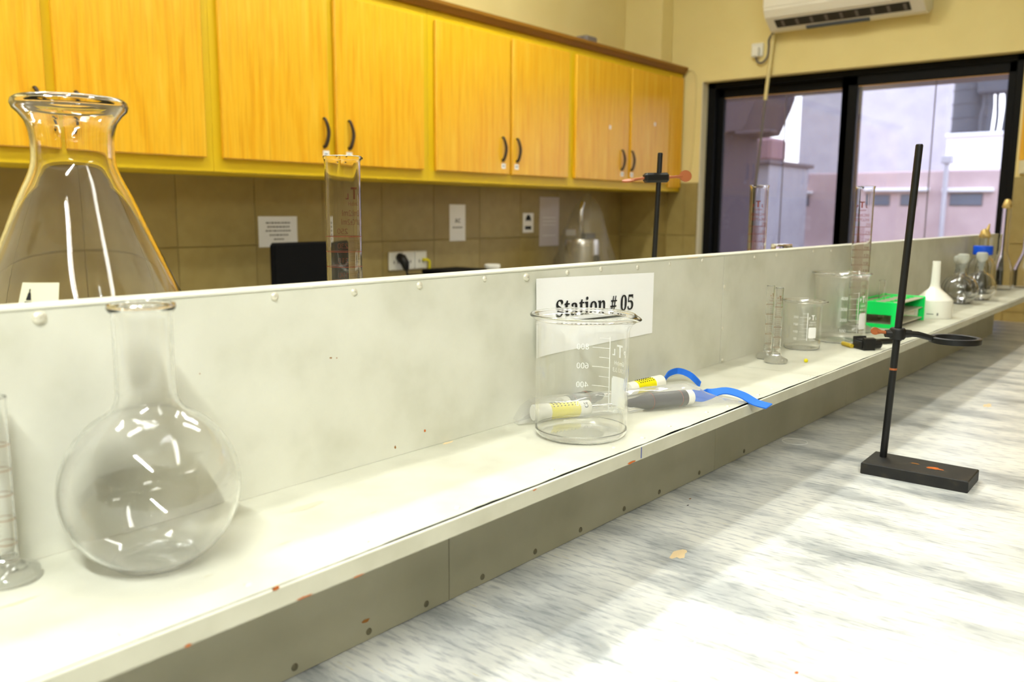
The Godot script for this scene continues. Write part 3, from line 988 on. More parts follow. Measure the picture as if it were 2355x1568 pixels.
	part("lever", boxed(Vector3(-0.05, 0.235, 0.02), Vector3(0.045, 0.265, 0.06), 0.006), M.black, ap)
	var bag := MB.new()
	var rows := []
	var g := RandomNumberGenerator.new()
	g.seed = 12
	var pts := [Vector2(0.215, 0.001), Vector2(0.195, 0.08), Vector2(0.165, 0.18), Vector2(0.13, 0.28), Vector2(0.095, 0.37), Vector2(0.055, 0.44), Vector2(0.018, 0.472), Vector2(0.012, 0.485)]
	for p in smooth(pts, 3):
		var row := PackedVector3Array()
		for i in 28:
			var th := TAU * i / 28
			var q := 1.0 + 0.07 * sin(th * 3 + p.y * 9) + 0.05 * sin(th * 7 - p.y * 31) + g.randf_range(-0.02, 0.02)
			row.append(Vector3(cos(th) * p.x * q, p.y, sin(th) * p.x * q * 0.85))
		rows.append(row)
	bag.grid(rows, true)
	var bo := part("plastic_cover", bag, M.film_milky)
	bo.position = Vector3(3.985, BENCH, -2.13)
	tag(bo, "crumpled clear plastic cover draped to a peak over the appliance", "plastic cover")


# ------------------------------------------------------------------ bench and reagent shelf
func bench() -> void:
	var t := thing("lab_bench", "long laboratory bench with a grey veined white marble top", "bench")
	part("marble_top", boxed(Vector3(-0.95, BENCH - 0.035, -0.76), Vector3(3.516, BENCH, 0.74), 0.004), M.marble, t)
	part("body", boxed(Vector3(-0.9, FLOOR, -0.70), Vector3(3.47, BENCH - 0.035, 0.68), 0.004), M.mustard, t)
	for k in 6:
		part("door", boxed(Vector3(-0.84 + k * 0.72, FLOOR + 0.1, 0.68), Vector3(-0.18 + k * 0.72, BENCH - 0.08, 0.698), 0.003), M.wood, t)
	# marks on the marble
	for r in [[1.391, 0.111, 0.021], [0.72, 0.36, 0.013], [0.66, 0.30, 0.010]]:
		var mb := MB.new()
		mb.lathe([Vector2(r[2], 0.0), Vector2(r[2], 0.0004), Vector2(r[2] - 0.0012, 0.0005), Vector2(r[2] - 0.0012, 0.0)], 30)
		var o := part("ring_mark", mb, M.wet, t, "faint dried ring")
		o.position = Vector3(r[0], BENCH, r[1])
	blot(t, "rust_spot", Vector3(0.671, BENCH, 0.399), 0.0034, 0.0022, 3, M.rust, "flat")
	blot(t, "rust_stain", Vector3(1.62, BENCH, 0.47), 0.022, 0.014, 4, M.smear, "flat")
	blot(t, "rust_stain", Vector3(1.92, BENCH, 0.30), 0.030, 0.010, 5, M.smear, "flat")
	blot(t, "rust_stain", Vector3(0.83, BENCH, 0.20), 0.022, 0.012, 6, M.smear, "flat")
	blot(t, "dirt_speck", Vector3(1.01, BENCH, 0.118), 0.004, 0.002, 7, M.print_gold, "flat")
	blot(t, "dirt_speck", Vector3(0.985, BENCH, 0.128), 0.003, 0.002, 8, M.print, "flat")


func blot(parent: Node3D, called: String, at: Vector3, rx: float, ry: float, seed_: int, mat: Material, way: String) -> void:
	var mb := MB.new()
	var tr := Transform3D(Basis(), Vector3.ZERO)
	if way == "flat":
		tr = Transform3D(Basis(Vector3(1, 0, 0), Vector3(0, 0, -1), Vector3(0, 1, 0)), Vector3.ZERO)
	mb.prism(patch(rx * 0.62, ry * 0.62, seed_), 0.0, tr.translated_local(Vector3(0, 0, 0.0002)))
	var o := part(called, mb, mat, parent)
	o.position = at - parent.position


func reagent_shelf() -> void:
	var t := thing("reagent_shelf", "grey-white painted steel reagent shelf with upright rail along the bench", "shelf")
	var x0 := -0.92
	var xr := 3.51
	var jx := 1.324
	# the upright rail
	part("rail_core", boxed(Vector3(x0, -0.012, -0.029), Vector3(xr, 0.1805, -0.002)), M.paint, t)
	part("rail_panel", boxed(Vector3(x0, -0.0002, -0.002), Vector3(jx - 0.0008, 0.1812, 0.0), 0.0004), M.paint, t)
	part("rail_panel", boxed(Vector3(jx + 0.0008, -0.0002, -0.002), Vector3(xr, 0.1812, 0.0), 0.0004), M.paint, t)
	part("rail_joint", boxed(Vector3(jx - 0.0008, 0.0, -0.0018), Vector3(jx + 0.0008, 0.181, -0.0008)), M.seam, t)
	part("rail_cap", boxed(Vector3(x0, 0.1812, -0.031), Vector3(xr, 0.1838, 0.0008), 0.0006), M.paint_edge, t)
	# shelf sheets with a wavy front edge that leaves a dark gap behind the lip
	var g := noise(5.0, 77, 3)
	for s in [[x0, jx - 0.0007], [jx + 0.0007, xr]]:
		var poly := PackedVector2Array([Vector2(s[0], 0.0), Vector2(s[1], 0.0)])
		var k := 220
		for i in k + 1:
			var x := lerpf(s[1], s[0], float(i) / k)
			var open := 0.0012 + 0.0034 * smoothstep(0.28, 0.52, x) * (1.0 - 0.5 * smoothstep(1.0, 1.3, x))
			poly.append(Vector2(x, 0.1693 - open * (0.55 + 0.6 * g.get_noise_1d(x * 1.9)) - 0.0006 * g.get_noise_1d(x * 9.0 + 40.0)))
		var mb := MB.new()
		mb.prism(poly, 0.0005, Transform3D(Basis(Vector3(1, 0, 0), Vector3(0, 0, 1), Vector3(0, -1, 0)), Vector3(0, 0, 0)))
		part("shelf_panel", mb, M.paint_shelf, t)
	part("shelf_joint", boxed(Vector3(jx - 0.0007, -0.0025, 0.0), Vector3(jx + 0.0007, -0.0006, 0.168)), M.seam, t)
	part("shelf_core", boxed(Vector3(x0, -0.0125, -0.002), Vector3(xr, -0.0088, 0.1695)), M.gap, t)
	var lip := MB.new()
	lip.prism(PackedVector2Array([Vector2(0.1693, -0.0012), Vector2(0.1698, -0.0008), Vector2(0.1716, -0.0008), Vector2(0.1722, -0.0013), Vector2(0.1722, -0.0148), Vector2(0.1717, -0.0152), Vector2(0.15, -0.0152), Vector2(0.15, -0.0127), Vector2(0.1693, -0.0127)]), xr - x0, Transform3D(Basis(Vector3(0, 0, 1), Vector3(0, 1, 0), Vector3(-1, 0, 0)), Vector3(xr, 0, 0)))
	part("lip", lip, M.paint_lip, t)
	part("lip_edge", boxed(Vector3(x0, -0.0012, 0.1695), Vector3(xr, -0.0004, 0.1724), 0.0003), M.paint_edge, t)
	# riser under the shelf
	var cuts := [x0, 0.578, 1.148, 1.72, 2.29, 2.86, 3.10]
	for k in cuts.size() - 1:
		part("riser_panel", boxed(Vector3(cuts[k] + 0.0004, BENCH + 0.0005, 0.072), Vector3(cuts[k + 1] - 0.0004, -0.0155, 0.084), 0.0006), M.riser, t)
	part("riser_core", boxed(Vector3(x0, BENCH + 0.0005, -0.10), Vector3(3.098, -0.0155, 0.0832)), M.screw_dull, t)
	part("back_shelf", boxed(Vector3(x0, -0.0152, -0.31), Vector3(xr, 0.0, -0.029), 0.001), M.paint, t)
	# screws
	var dome := MB.new()
	dome.lathe([Vector2(0.0042, 0.0), Vector2(0.0041, 0.0006), Vector2(0.0034, 0.0016), Vector2(0.0020, 0.0022), Vector2(0.0006, 0.0024), Vector2(0.0004, 0.0014), Vector2(0, 0.0014)], 14)
	var dm := dome.mesh()
	var rail := [0.249, 0.445, 0.535, 0.622, 0.724, 0.799, 0.882, 0.958, 1.051, 1.142, 1.246, 1.442, 1.538, 1.72, 1.823]
	for k in rail.size():
		var o := part("screw", dm, M.steel_screw, t)
		o.position = Vector3(rail[k], 0.1755 + 0.0012 * sin(k * 2.1), 0.0)
		o.rotation = Vector3(PI / 2, 0, 0)
		o.scale = Vector3.ONE * ([1.25, 0.95, 0.9, 0.95, 0.8, 1.25, 0.85, 0.85, 0.85, 0.7, 0.7, 0.8, 0.8, 0.8, 0.8][k])
	for x: float in [0.394, 0.474, 0.546, 0.627, 0.715, 0.802, 0.898, 0.986, 1.10, 1.25]:
		var o := part("screw", dm, M.screw_dull, t)
		o.position = Vector3(x, -0.1215, 0.084)
		o.rotation = Vector3(PI / 2, 0, 0)
		o.scale = Vector3(0.78, 0.6, 0.78)
	for q in [[0.218, 0.155], [0.310, 0.153], [0.413, 0.154], [0.514, 0.155], [0.655, 0.151], [0.762, 0.153], [0.819, 0.155], [0.886, 0.151], [0.981, 0.151], [1.032, 0.156], [1.126, 0.156], [1.176, 0.155], [1.262, 0.159], [1.312, 0.158]]:
		var o := part("screw", dm, M.steel_screw, t)
		o.position = Vector3(q[0], 0.0, q[1])
		o.scale = Vector3(0.72, 0.5, 0.72)
	for q in [[1.332, 0.005], [1.327, 0.06], [1.327, 0.13]]:
		var o := part("screw", dm, M.steel_screw, t)
		o.position = Vector3(q[0], q[1], 0.0005)
		o.rotation = Vector3(PI / 2, 0, 0)
		o.scale = Vector3.ONE * 0.8
	# wear: rust, ink and grime that stay where they are
	for r in [[0.319, 0.0003, 0.0045, 0.0022, 1], [0.254, -0.0147, 0.004, 0.0014, 2], [0.342, -0.0142, 0.010, 0.0010, 3], [0.39, -0.0149, 0.008, 0.0008, 4], [0.768, -0.0138, 0.0125, 0.0018, 5], [0.60, -0.002, 0.004, 0.001, 6]]:
		blot(t, "rust_patch", Vector3(r[0], r[1], 0.1722), r[2], r[3], r[4], M.rust, "up")
	part("ink_mark", boxed(Vector3(0.7875, -0.0135, 0.1722), Vector3(0.7888, -0.001, 0.1725)), M.ink_blue, t, "short blue ink line on the lip")
	for r in [[1.19, 0.1838, -0.002, 0.030, 0.0018, 7], [1.255, 0.1838, -0.003, 0.034, 0.002, 8], [0.69, 0.1838, -0.006, 0.008, 0.001, 9]]:
		blot(t, "rust_patch", Vector3(r[0], r[1], r[2]), r[3], r[4], r[5], M.smear, "flat")
	for r in [[1.21, 0.1822, 0.026, 0.0011, 10], [1.265, 0.1822, 0.02, 0.0009, 11]]:
		blot(t, "rust_patch", Vector3(r[0], r[1], 0.0008), r[2], r[3], r[4], M.smear, "up")
	for r in [[0.505, 0.114, 0.0022, 0.0010, 20], [0.512, 0.113, 0.0012, 0.0008, 21], [0.37, 0.118, 0.001, 0.0007, 22], [0.628, 0.019, 0.0022, 0.0022, 23], [0.585, 0.01, 0.0018, 0.003, 24]]:
		blot(t, "rust_speck", Vector3(r[0], r[1], 0.0001), r[2], r[3], r[4], M.print_gold if r[4] != 23 else M.rust, "up")
	for r in [[0.197, 0.064, 0.022, 0.0032, 30], [0.66, 0.004, 0.014, 0.004, 31]]:
		blot(t, "rust_stain", Vector3(r[0], 0.0, r[1]), r[2], r[3], r[4], M.smear, "flat")
	for r in [[0.37, 0.11, 0.009, 0.002, 32], [0.43, 0.055, 0.028, 0.008, 33], [0.46, 0.11, 0.006, 0.0015, 34], [1.40, 0.115, 0.01, 0.004, 35], [1.05, 0.06, 0.012, 0.003, 36], [0.30, 0.12, 0.006, 0.002, 37]]:
		blot(t, "grime_mark", Vector3(r[0], 0.0, r[1]), r[2], r[3], r[4], M.dirt, "flat")
	blot(t, "grime_mark", Vector3(0.47, -0.11, 0.0841), 0.009, 0.0025, 38, M.print_gold, "up")
	tag(part("yellow_crumb", ball(0.0035), M.yellow_label), "tiny yellow crumb on the shelf before the small beaker", "crumb")
	get_node("yellow_crumb").position = Vector3(1.433, 0.003, 0.106)
	var wcard := boxed(Vector3(3.30, 0.115, 0.0), Vector3(3.42, 0.172, 0.001))
	tag(part("white_card", wcard, M.paper), "white card stuck to the far end of the rail", "card")


func ball(r: float) -> MB:
	var mb := MB.new()
	mb.lathe(arc(0, 0, r, -PI / 2, PI / 2, 8), 14)
	return mb


func station_sign() -> void:
	var t := thing("station_sign", "white paper station sign taped to the rail behind the beaker", "sign", Vector3(0.812, 0.0, 0.0))
	# the sheet bows out a little at its left edge
	var rows := []
	for j in 7:
		var v := j / 6.0
		var row := PackedVector3Array()
		for i in 25:
			var u := i / 24.0
			var y := lerpf(lerpf(0.075, 0.172, v), lerpf(0.076, 0.165, v), u)
			row.append(Vector3(u * 0.284, y, 0.0008 + 0.0065 * pow(1.0 - u, 16.0) * (1.0 - 0.3 * v)))
		rows.append(row)
	var mb := MB.new()
	mb.grid(rows, false)
	# back of the sheet, so that it has thickness
	var back := []
	for r in rows:
		var row := PackedVector3Array()
		for i in 25:
			row.append(r[24 - i] - Vector3(0, 0, 0.0003))
		back.append(row)
	mb.grid(back, false)
	for k in mb.idx.size() / 3:
		var h := mb.idx[k * 3 + 1]
		mb.idx[k * 3 + 1] = mb.idx[k * 3 + 2]
		mb.idx[k * 3 + 2] = h
	for k in mb.n.size():
		mb.n[k] = -mb.n[k]
	part("sheet", mb, M.paper, t)
	var tx := MB.new()
	write_flat(tx, "Station # 05", 0.0215, Transform3D(Basis(Vector3(0, 0, 1), -0.029), Vector3(0.1355, 0.1185, 0.0020)), true, true, 0.183)
	tx.box(Vector3(-0.09, -0.0085, 0.0), Vector3(0.09, -0.0060, 0.0002), 0.0, Transform3D(Basis(Vector3(0, 0, 1), -0.029), Vector3(0.1355, 0.1185, 0.0019)))
	part("lettering", tx, M.print, t, "black bold serif words Station # 05, underlined")


# ------------------------------------------------------------------ glassware
func glass_thing(called: String, label: String, category: String, at: Vector3, prof: Array, seg := 64, deform = null, group := "", turn := 0.0) -> Node3D:
	var t := thing(called, label, category, at, turn, group)
	var mb := MB.new()
	mb.lathe(prof, seg, Vector3.ZERO, deform)
	part("glass_body", mb, M.glass, t)
	return t


func beaker_profile(r: float, h: float, t: float) -> Array:
	var o := [Vector2(0, 0), Vector2(r * 0.5, 0), Vector2(r * 0.84, 0.0003)]
	o += arc(r - r * 0.16, r * 0.16, r * 0.16, -PI / 2 + 0.2, 0, 5)
	o += [Vector2(r, h * 0.3), Vector2(r, h * 0.6), Vector2(r, h * 0.88), Vector2(r * 1.012, h * 0.925), Vector2(r * 1.05, h * 0.962), Vector2(r * 1.095, h * 0.981)]
	var s := shell(o, t)
	var k := o.size()   # swell the lip into a rounded bead
	var mid: Vector2 = (o[-1] + s[k + 1]) / 2 + Vector2(t * 0.55, t * 0.75)
	var bead := arc(mid.x, mid.y, t * 0.82, -1.0, 2.7, 9)
	return o.slice(0, k) + bead + s.slice(k + 1)


func beaker(label: String, at: Vector3, r: float, h: float, t: float, deform) -> Node3D:
	# walls as two clear sheets, with solid glass for the rounded bead at the rim and for the base
	var full := beaker_profile(r, h, t)
	var half := 0
	for k in full.size():
		if full[k].y > full[half].y:
			half = k
	var lo := r * 0.18
	var hi := h * 0.955
	var base := [] ; var wall_out := [] ; var wall_in := [] ; var rim := []
	for k in full.size():
		var p: Vector2 = full[k]
		if p.y < lo:
			base.append(p)
		elif p.y > hi:
			rim.append(p)
	var b0 := base.slice(0, base.size())
	var cut := 0
	for k in b0.size() - 1:
		if b0[k + 1].x < b0[k].x - t * 0.5 and cut == 0 and b0[k].y > r * 0.1:
			cut = k + 1
	b0.insert(cut, Vector2(r, lo))
	b0.insert(cut + 1, Vector2(r - t, lo))
	rim.append(rim[0])
	for y in [lo, h * 0.3, h * 0.6, h * 0.88, h * 0.925]:
		wall_out.append(Vector2(r * (1.012 if y > h * 0.9 else 1.0), y))
		wall_in.append(Vector2(r * (1.012 if y > h * 0.9 else 1.0) - t, y))
	wall_out.append(rim[0])
	wall_in.append(rim[rim.size() - 2])
	wall_in.reverse()
	var o := thing("beaker", label, "beaker", at, 0.0, "beakers")
	var m1 := MB.new()
	m1.lathe(wall_out, 96, Vector3.ZERO, deform)
	m1.lathe(wall_in, 96, Vector3.ZERO, deform)
	part("glass_wall", m1, M.glass_thin, o)
	var m2 := MB.new()
	m2.lathe(b0, 96)
	part("glass_base", m2, M.glass, o)
	var m3 := MB.new()
	m3.lathe(rim, 96, Vector3.ZERO, deform)
	part("rim", m3, M.glass, o)
	return o


func cylinder_profile(r: float, h: float, foot: float, t: float) -> Array:
	var o := [Vector2(0, 0.0), Vector2(foot * 0.9, 0.0), Vector2(foot, 0.002), Vector2(foot, 0.005), Vector2(foot * 0.93, 0.0075), Vector2(r * 1.5, 0.011), Vector2(r * 1.08, 0.0145), Vector2(r, 0.019),
		Vector2(r, h * 0.4), Vector2(r, h * 0.7), Vector2(r, h - 0.006), Vector2(r * 1.03, h - 0.003), Vector2(r * 1.08, h - 0.0006), Vector2(r * 1.06, h + 0.0006)]
	var i := [Vector2(r - t * 0.6, h), Vector2(r - t, h - 0.005), Vector2(r - t, h * 0.7), Vector2(r - t, h * 0.4), Vector2(r - t, 0.025), Vector2(r * 0.7, 0.018), Vector2(0, 0.016)]
	return o + i


func facing_eye(at: Vector3) -> float:   # the angle about y that looks to the camera's side
	return atan2(EYE.z - at.z, EYE.x - at.x)


func graduated_cylinder(label: String, at: Vector3, reading: float, side: float) -> void:
	# reading: middle of the lettering; side +1 puts the scale's numbers towards growing angles
	var r := 0.0193
	var t := glass_thing("graduated_cylinder", label, "measuring cylinder", at, cylinder_profile(r, 0.309, 0.037, 0.0016), 64, spout(reading + side * 0.35, 0.300, 0.309, 0.0045, 0.2), "250 ml measuring cylinders")
	var mb := MB.new()
	var R := r + 0.00015
	write_round(mb, "T", 0.0130, R, reading, 0.264, true)
	write_round(mb, "P", 0.0062, R, reading + 0.0098 / R, 0.264, true)
	write_round(mb, "L", 0.0062, R, reading - 0.0094 / R, 0.264, true)
	write_round(mb, "GmbH", 0.0042, R, reading, 0.2570, false)
	write_round(mb, "250ml:2ml", 0.0062, R, reading, 0.2458, false, 0.031)
	write_round(mb, "EX20°C±2ml", 0.0058, R, reading, 0.2362, false, 0.033)
	for k in 13:
		var y := 0.2240 - k * 0.0162
		mb.band(R, 0, TAU, y - 0.00028, y + 0.00028)
		var num := "%d" % (250 - k * 20)
		if y > 0.03:
			write_round(mb, num, 0.0056, R, reading - side * 0.80, y + 0.0022, false)
			for q in range(1, 10):
				var yy := y - q * 0.00162
				var a0 := reading - side * 0.42
				var a1 := reading + side * (0.62 if q == 5 else 0.52)
				mb.band(R, minf(a0, a1), maxf(a0, a1), yy - 0.00017, yy + 0.00017)
	part("graduation_print", mb, M.print_red, t, "red-brown printed scale and lettering")


func small_cylinder(label: String, at: Vector3, turn: float) -> void:
	var r := 0.0066
	var t := glass_thing("small_measuring_cylinder", label, "measuring cylinder", at, cylinder_profile(r, 0.1275, 0.0197, 0.0011), 40, null, "10 ml measuring cylinders")
	var mb := MB.new()
	var R := r + 0.0001
	write_round(mb, "T", 0.0052, R, turn, 0.1095, true)
	write_round(mb, "P", 0.0026, R, turn + 0.55, 0.1095, true)
	write_round(mb, "L", 0.0026, R, turn - 0.55, 0.1095, true)
	write_round(mb, "GmbH", 0.0019, R, turn, 0.1060, false)
	write_round(mb, "10ml:0.2ml", 0.0026, R, turn, 0.1012, false, 0.0125)
	for k in 5:
		var y := 0.0955 - k * 0.0172
		mb.band(R, 0, TAU, y - 0.00025, y + 0.00025)
		for q in range(1, 5):
			mb.band(R, turn - 0.2, turn + 0.7, y - q * 0.00344 - 0.00013, y - q * 0.00344 + 0.00013)
	part("graduation_print", mb, M.print_gold, t, "brown printed ring marks")


func beaker_print(t: Node3D, r: float, h: float, mid: float, flip: float, volume: String, numbers: Array, y0: float, dy: float, size: float) -> void:
	# mid: angle of the scale's upright line; flip +1: numbers lie towards smaller angles
	var R := r + 0.00015
	var mb := MB.new()
	mb.band(R, mid - 0.0006 / r, mid + 0.0006 / r, y0 - 0.2 * dy, y0 + dy * (numbers.size() - 0.4))
	for k in numbers.size():
		var y := y0 + dy * k
		var a := mid - flip * 0.0225 * size / r
		mb.band(R, minf(mid, a), maxf(mid, a), y - 0.0003 * size, y + 0.0003 * size)
		write_round(mb, "%d" % numbers[k], 0.0066 * size, R, mid - flip * 0.0340 * size / r, y - 0.003 * size, false)
		var b := mid - flip * 0.014 * size / r
		mb.band(R, minf(mid, b), maxf(mid, b), y + dy / 2 - 0.0003 * size, y + dy / 2 + 0.0003 * size)
	var c := mid + flip * 0.0165 * size / r
	write_round(mb, "T", 0.0150 * size, R, c, y0 + dy * 2.62, true)
	write_round(mb, "P", 0.0075 * size, R, c + 0.0105 * size / r, y0 + dy * 2.7, true)
	write_round(mb, "L", 0.0075 * size, R, c - 0.0105 * size / r, y0 + dy * 2.7, true)
	write_round(mb, "GmbH", 0.0048 * size, R, c, y0 + dy * 2.22, false)
	write_round(mb, "BORO 3.3", 0.0048 * size, R, c, y0 + dy * 1.86, false, 0.023 * size)
	write_round(mb, volume, 0.0056 * size, R, c, y0 - dy * 0.22, false)
	part("graduation_print", mb, M.print_white, t, "white printed scale and lettering")
	var wp := MB.new()
	var w := 0.0115 * size / r
	wp.band(R, c - w, c + w, y0 + dy * 0.12, y0 + dy * 1.62)
	wp.band(R, c - w * 1.12, c + w * 1.12, y0 + dy * 0.22, y0 + dy * 1.52)
	part("writing_patch", wp, M.print_white, t, "white marking patch")


func glassware() -> void:
	# the round flask in front
	var prof := [Vector2(0, 0), Vector2(0.022, 0.0), Vector2(0.0290, 0.0016)]
	prof += arc(0, 0.0565, 0.0610, -1.05, 1.10, 30)
	prof += [Vector2(0.0235, 0.1145), Vector2(0.0208, 0.1195), Vector2(0.0198, 0.126), Vector2(0.0196, 0.15), Vector2(0.0196, 0.178), Vector2(0.0200, 0.1812), Vector2(0.0218, 0.1830), Vector2(0.0228, 0.1850), Vector2(0.0222, 0.1872), Vector2(0.0205, 0.1880)]
	glass_thing("round_flask", "clear round flat-bottomed glass flask at the near end of the shelf", "flask", Vector3(0.2895, 0, 0.0682), shell(prof, 0.0019), 96)

	# the big conical flask on the far side of the rail
	var big := [Vector2(0, 0), Vector2(0.108, 0.0), Vector2(0.119, 0.005), Vector2(0.1245, 0.018)]
	big += smooth([Vector2(0.1255, 0.032), Vector2(0.122, 0.062), Vector2(0.1105, 0.10), Vector2(0.0965, 0.143), Vector2(0.0845, 0.1755), Vector2(0.0645, 0.222), Vector2(0.0475, 0.262), Vector2(0.0385, 0.281), Vector2(0.0350, 0.293), Vector2(0.0343, 0.305), Vector2(0.0350, 0.318), Vector2(0.0375, 0.328)], 4)
	big += [Vector2(0.0420, 0.3345), Vector2(0.0462, 0.3385), Vector2(0.0480, 0.3425), Vector2(0.0472, 0.3465), Vector2(0.0440, 0.3490)]
	var bf := glass_thing("conical_flask", "big wide-mouthed conical flask behind the rail, left", "flask", Vector3(0.353, 0, -0.1660), shell(big, 0.0028), 96)
	# its paper label, stuck on the near side
	var a0 := facing_eye(Vector3(0.353, 0, -0.166))
	var lab := MB.new()
	var rows := []
	for j in 5:
		var v := j / 4.0
		var y := lerpf(0.168, 0.191, v)
		var r := lerpf(0.0845 + (0.1755 - 0.168) * 0.385, 0.0845 - (0.191 - 0.1755) * 0.43, v) + 0.0006
		var row := PackedVector3Array()
		for i in 9:
			var a := a0 + lerpf(0.22, 0.60, i / 8.0)
			row.append(Vector3(cos(a) * r, y, sin(a) * r))
		rows.append(row)
	lab.grid(rows, false)
	part("paper_label", lab, std(rgb(226, 222, 190), 0.8), bf, "torn cream paper label")
	var pic := MB.new()
	for q in [[0.50, 0.170, 0.006, 0.006, 0.0092], [0.50, 0.177, 0.0022, 0.006, 0.0045], [0.50, 0.1775, 0.0012, 0.0085, 0.0014]]:
		var ra: float = 0.0845 - (q[1] - 0.1755) * 0.41 + 0.0009
		var rb: float = 0.0845 - (q[1] + q[3] - 0.1755) * 0.41 + 0.0009
		var low := PackedVector3Array()
		var hi := PackedVector3Array()
		for i in 5:
			var f := i / 4.0 - 0.5
			var aa: float = a0 + q[0] + f * q[4] / ra
			var ab: float = a0 + q[0] + f * q[2] / rb
			low.append(Vector3(cos(aa) * ra, q[1], sin(aa) * ra))
			hi.append(Vector3(cos(ab) * rb, q[1] + q[3], sin(ab) * rb))
		pic.grid([low, hi], false)
	part("label_print", pic, M.print, bf)

	# graduated cylinders
	var c1 := Vector3(0.6058, 0, -0.1)
	graduated_cylinder("tall red-marked cylinder behind the rail before the black monitor", c1, facing_eye(c1) - PI + 0.72, 1.0)
	var c2 := Vector3(1.742, 0, -0.13)
	graduated_cylinder("red-marked cylinder behind the rail before the window's left leaf", c2, facing_eye(c2) + 0.05, 1.0)
	var c3 := Vector3(1.8935, 0, 0.0385)
	graduated_cylinder("red-marked cylinder on the near shelf behind the large beaker", c3, facing_eye(c3) + 0.2, 1.0)

	# small measuring cylinders
	var s1 := Vector3(1.425, 0, 0.0405)
	small_cylinder("further of two thin cylinders beside the shelf joint", s1, facing_eye(s1) - 0.7)
	var s2 := Vector3(1.394, 0, 0.0690)
	small_cylinder("nearer of two thin cylinders beside the shelf joint", s2, facing_eye(s2) - 0.3)
	var s3 := Vector3(0.2086, 0, 0.0225)
	small_cylinder("thin measuring cylinder cut by the left edge, beside round flask", s3, facing_eye(s3) + 2.0)

	# beakers
	var b1 := Vector3(0.7850, 0, 0.0935)
	var e1 := facing_eye(b1)
	var t := beaker("large litre beaker standing in front of the station sign", b1, 0.0525, 0.1385, 0.0021, spout(e1 - 1.15, 0.112, 0.1385, 0.010, 0.22))
	beaker_print(t, 0.0525, 0.1385, e1 + PI + 0.66, 1.0, "1000ml", [200, 400, 600, 800], 0.0245, 0.0230, 1.0)
	var b2 := Vector3(1.578, 0, 0.0415)
	var e2 := facing_eye(b2)
	t = beaker("small beaker beside the two thin cylinders", b2, 0.0332, 0.0915, 0.0016, spout(e2 - 1.35, 0.074, 0.0915, 0.007, 0.24))
	beaker_print(t, 0.0332, 0.0915, e2 - 0.25, -1.0, "250ml", [50, 100, 150, 200], 0.022, 0.0135, 0.62)
	var b3 := Vector3(1.7255, 0, 0.0585)
	var e3 := facing_eye(b3)
	t = beaker("large beaker between the small beaker and the green rack", b3, 0.0500, 0.1360, 0.0019, spout(e3 - 0.05, 0.112, 0.1360, 0.009, 0.24))
	beaker_print(t, 0.0500, 0.1360, e3 - 0.72, -1.0, "600ml", [100, 200, 300, 400], 0.026, 0.021, 0.85)

	# glass stopper of a bottle just showing over the rail
	var bt := glass_thing("stoppered_bottle", "glass bottle behind the rail, only its flat stopper showing", "bottle", Vector3(1.876, 0, -0.13), shell([Vector2(0, 0), Vector2(0.035, 0), Vector2(0.038, 0.003), Vector2(0.038, 0.10), Vector2(0.034, 0.118), Vector2(0.020, 0.130), Vector2(0.017, 0.140), Vector2(0.0175, 0.155), Vector2(0.021, 0.158)], 0.002), 48)
	var sp := MB.new()
	sp.lathe([Vector2(0, 0.145), Vector2(0.0145, 0.145), Vector2(0.0152, 0.160), Vector2(0.010, 0.165), Vector2(0.010, 0.170), Vector2(0.0225, 0.1715), Vector2(0.0235, 0.174), Vector2(0.0235, 0.180), Vector2(0.022, 0.1835), Vector2(0, 0.1845)], 40)
	part("stopper", sp, M.glass, bt)

	# flasks towards the far end
	stoppered("clear stoppered flask beside the white funnel", Vector3(2.690, 0, 0.0680), 1.0)
	stoppered("clear stoppered flask in front of the blue-capped bottle", Vector3(2.842, 0, 0.0850), 1.0)
	stoppered("smaller stoppered flask close to the rail behind the funnel", Vector3(2.748, 0, 0.0450), 0.94)
	var bb := glass_thing("reagent_bottle", "glass reagent bottle with a bright blue screw cap", "bottle", Vector3(3.035, 0, 0.0480), shell([Vector2(0, 0), Vector2(0.034, 0), Vector2(0.0385, 0.004), Vector2(0.0395, 0.012), Vector2(0.0395, 0.085), Vector2(0.037, 0.100), Vector2(0.028, 0.113), Vector2(0.0195, 0.120), Vector2(0.0185, 0.127), Vector2(0.0185, 0.142)], 0.0025), 56)
	var cap := MB.new()
	var capr := []
	var cp := [Vector2(0.0, 0.126), Vector2(0.0275, 0.126), Vector2(0.0285, 0.128), Vector2(0.0285, 0.151), Vector2(0.0272, 0.154), Vector2(0.0, 0.155)]
	cap.lathe(cp, 60, Vector3.ZERO, func(p: Vector2, th: float) -> Vector2: return Vector2(p.x * (1.0 + 0.012 * sin(th * 30)) if p.x > 0.028 else p.x, p.y))
	part("screw_cap", cap, M.blue_plastic, bb, "bright blue screw cap")
	var fo := glass_thing("foil_stoppered_flask", "conical flask topped with crumpled gold foil, behind the blue cap", "flask", Vector3(3.135, 0, 0.0300), shell([Vector2(0, 0), Vector2(0.024, 0), Vector2(0.028, 0.004), Vector2(0.0278, 0.012), Vector2(0.022, 0.085), Vector2(0.0165, 0.13), Vector2(0.0145, 0.145), Vector2(0.0145, 0.180), Vector2(0.017, 0.183)], 0.0018), 48)
	part("foil_stopper", crumple(0.0165, 0.176, 0.030, 5), M.foil, fo, "crumpled gold foil stopper")
	var fp := MB.new()
	fp.tube([Vector3(0.004, 0.203, 0.006), Vector3(0.006, 0.222, 0.01)], [0.006, 0.002], 7)
	part("foil_twist", fp, M.foil, fo)
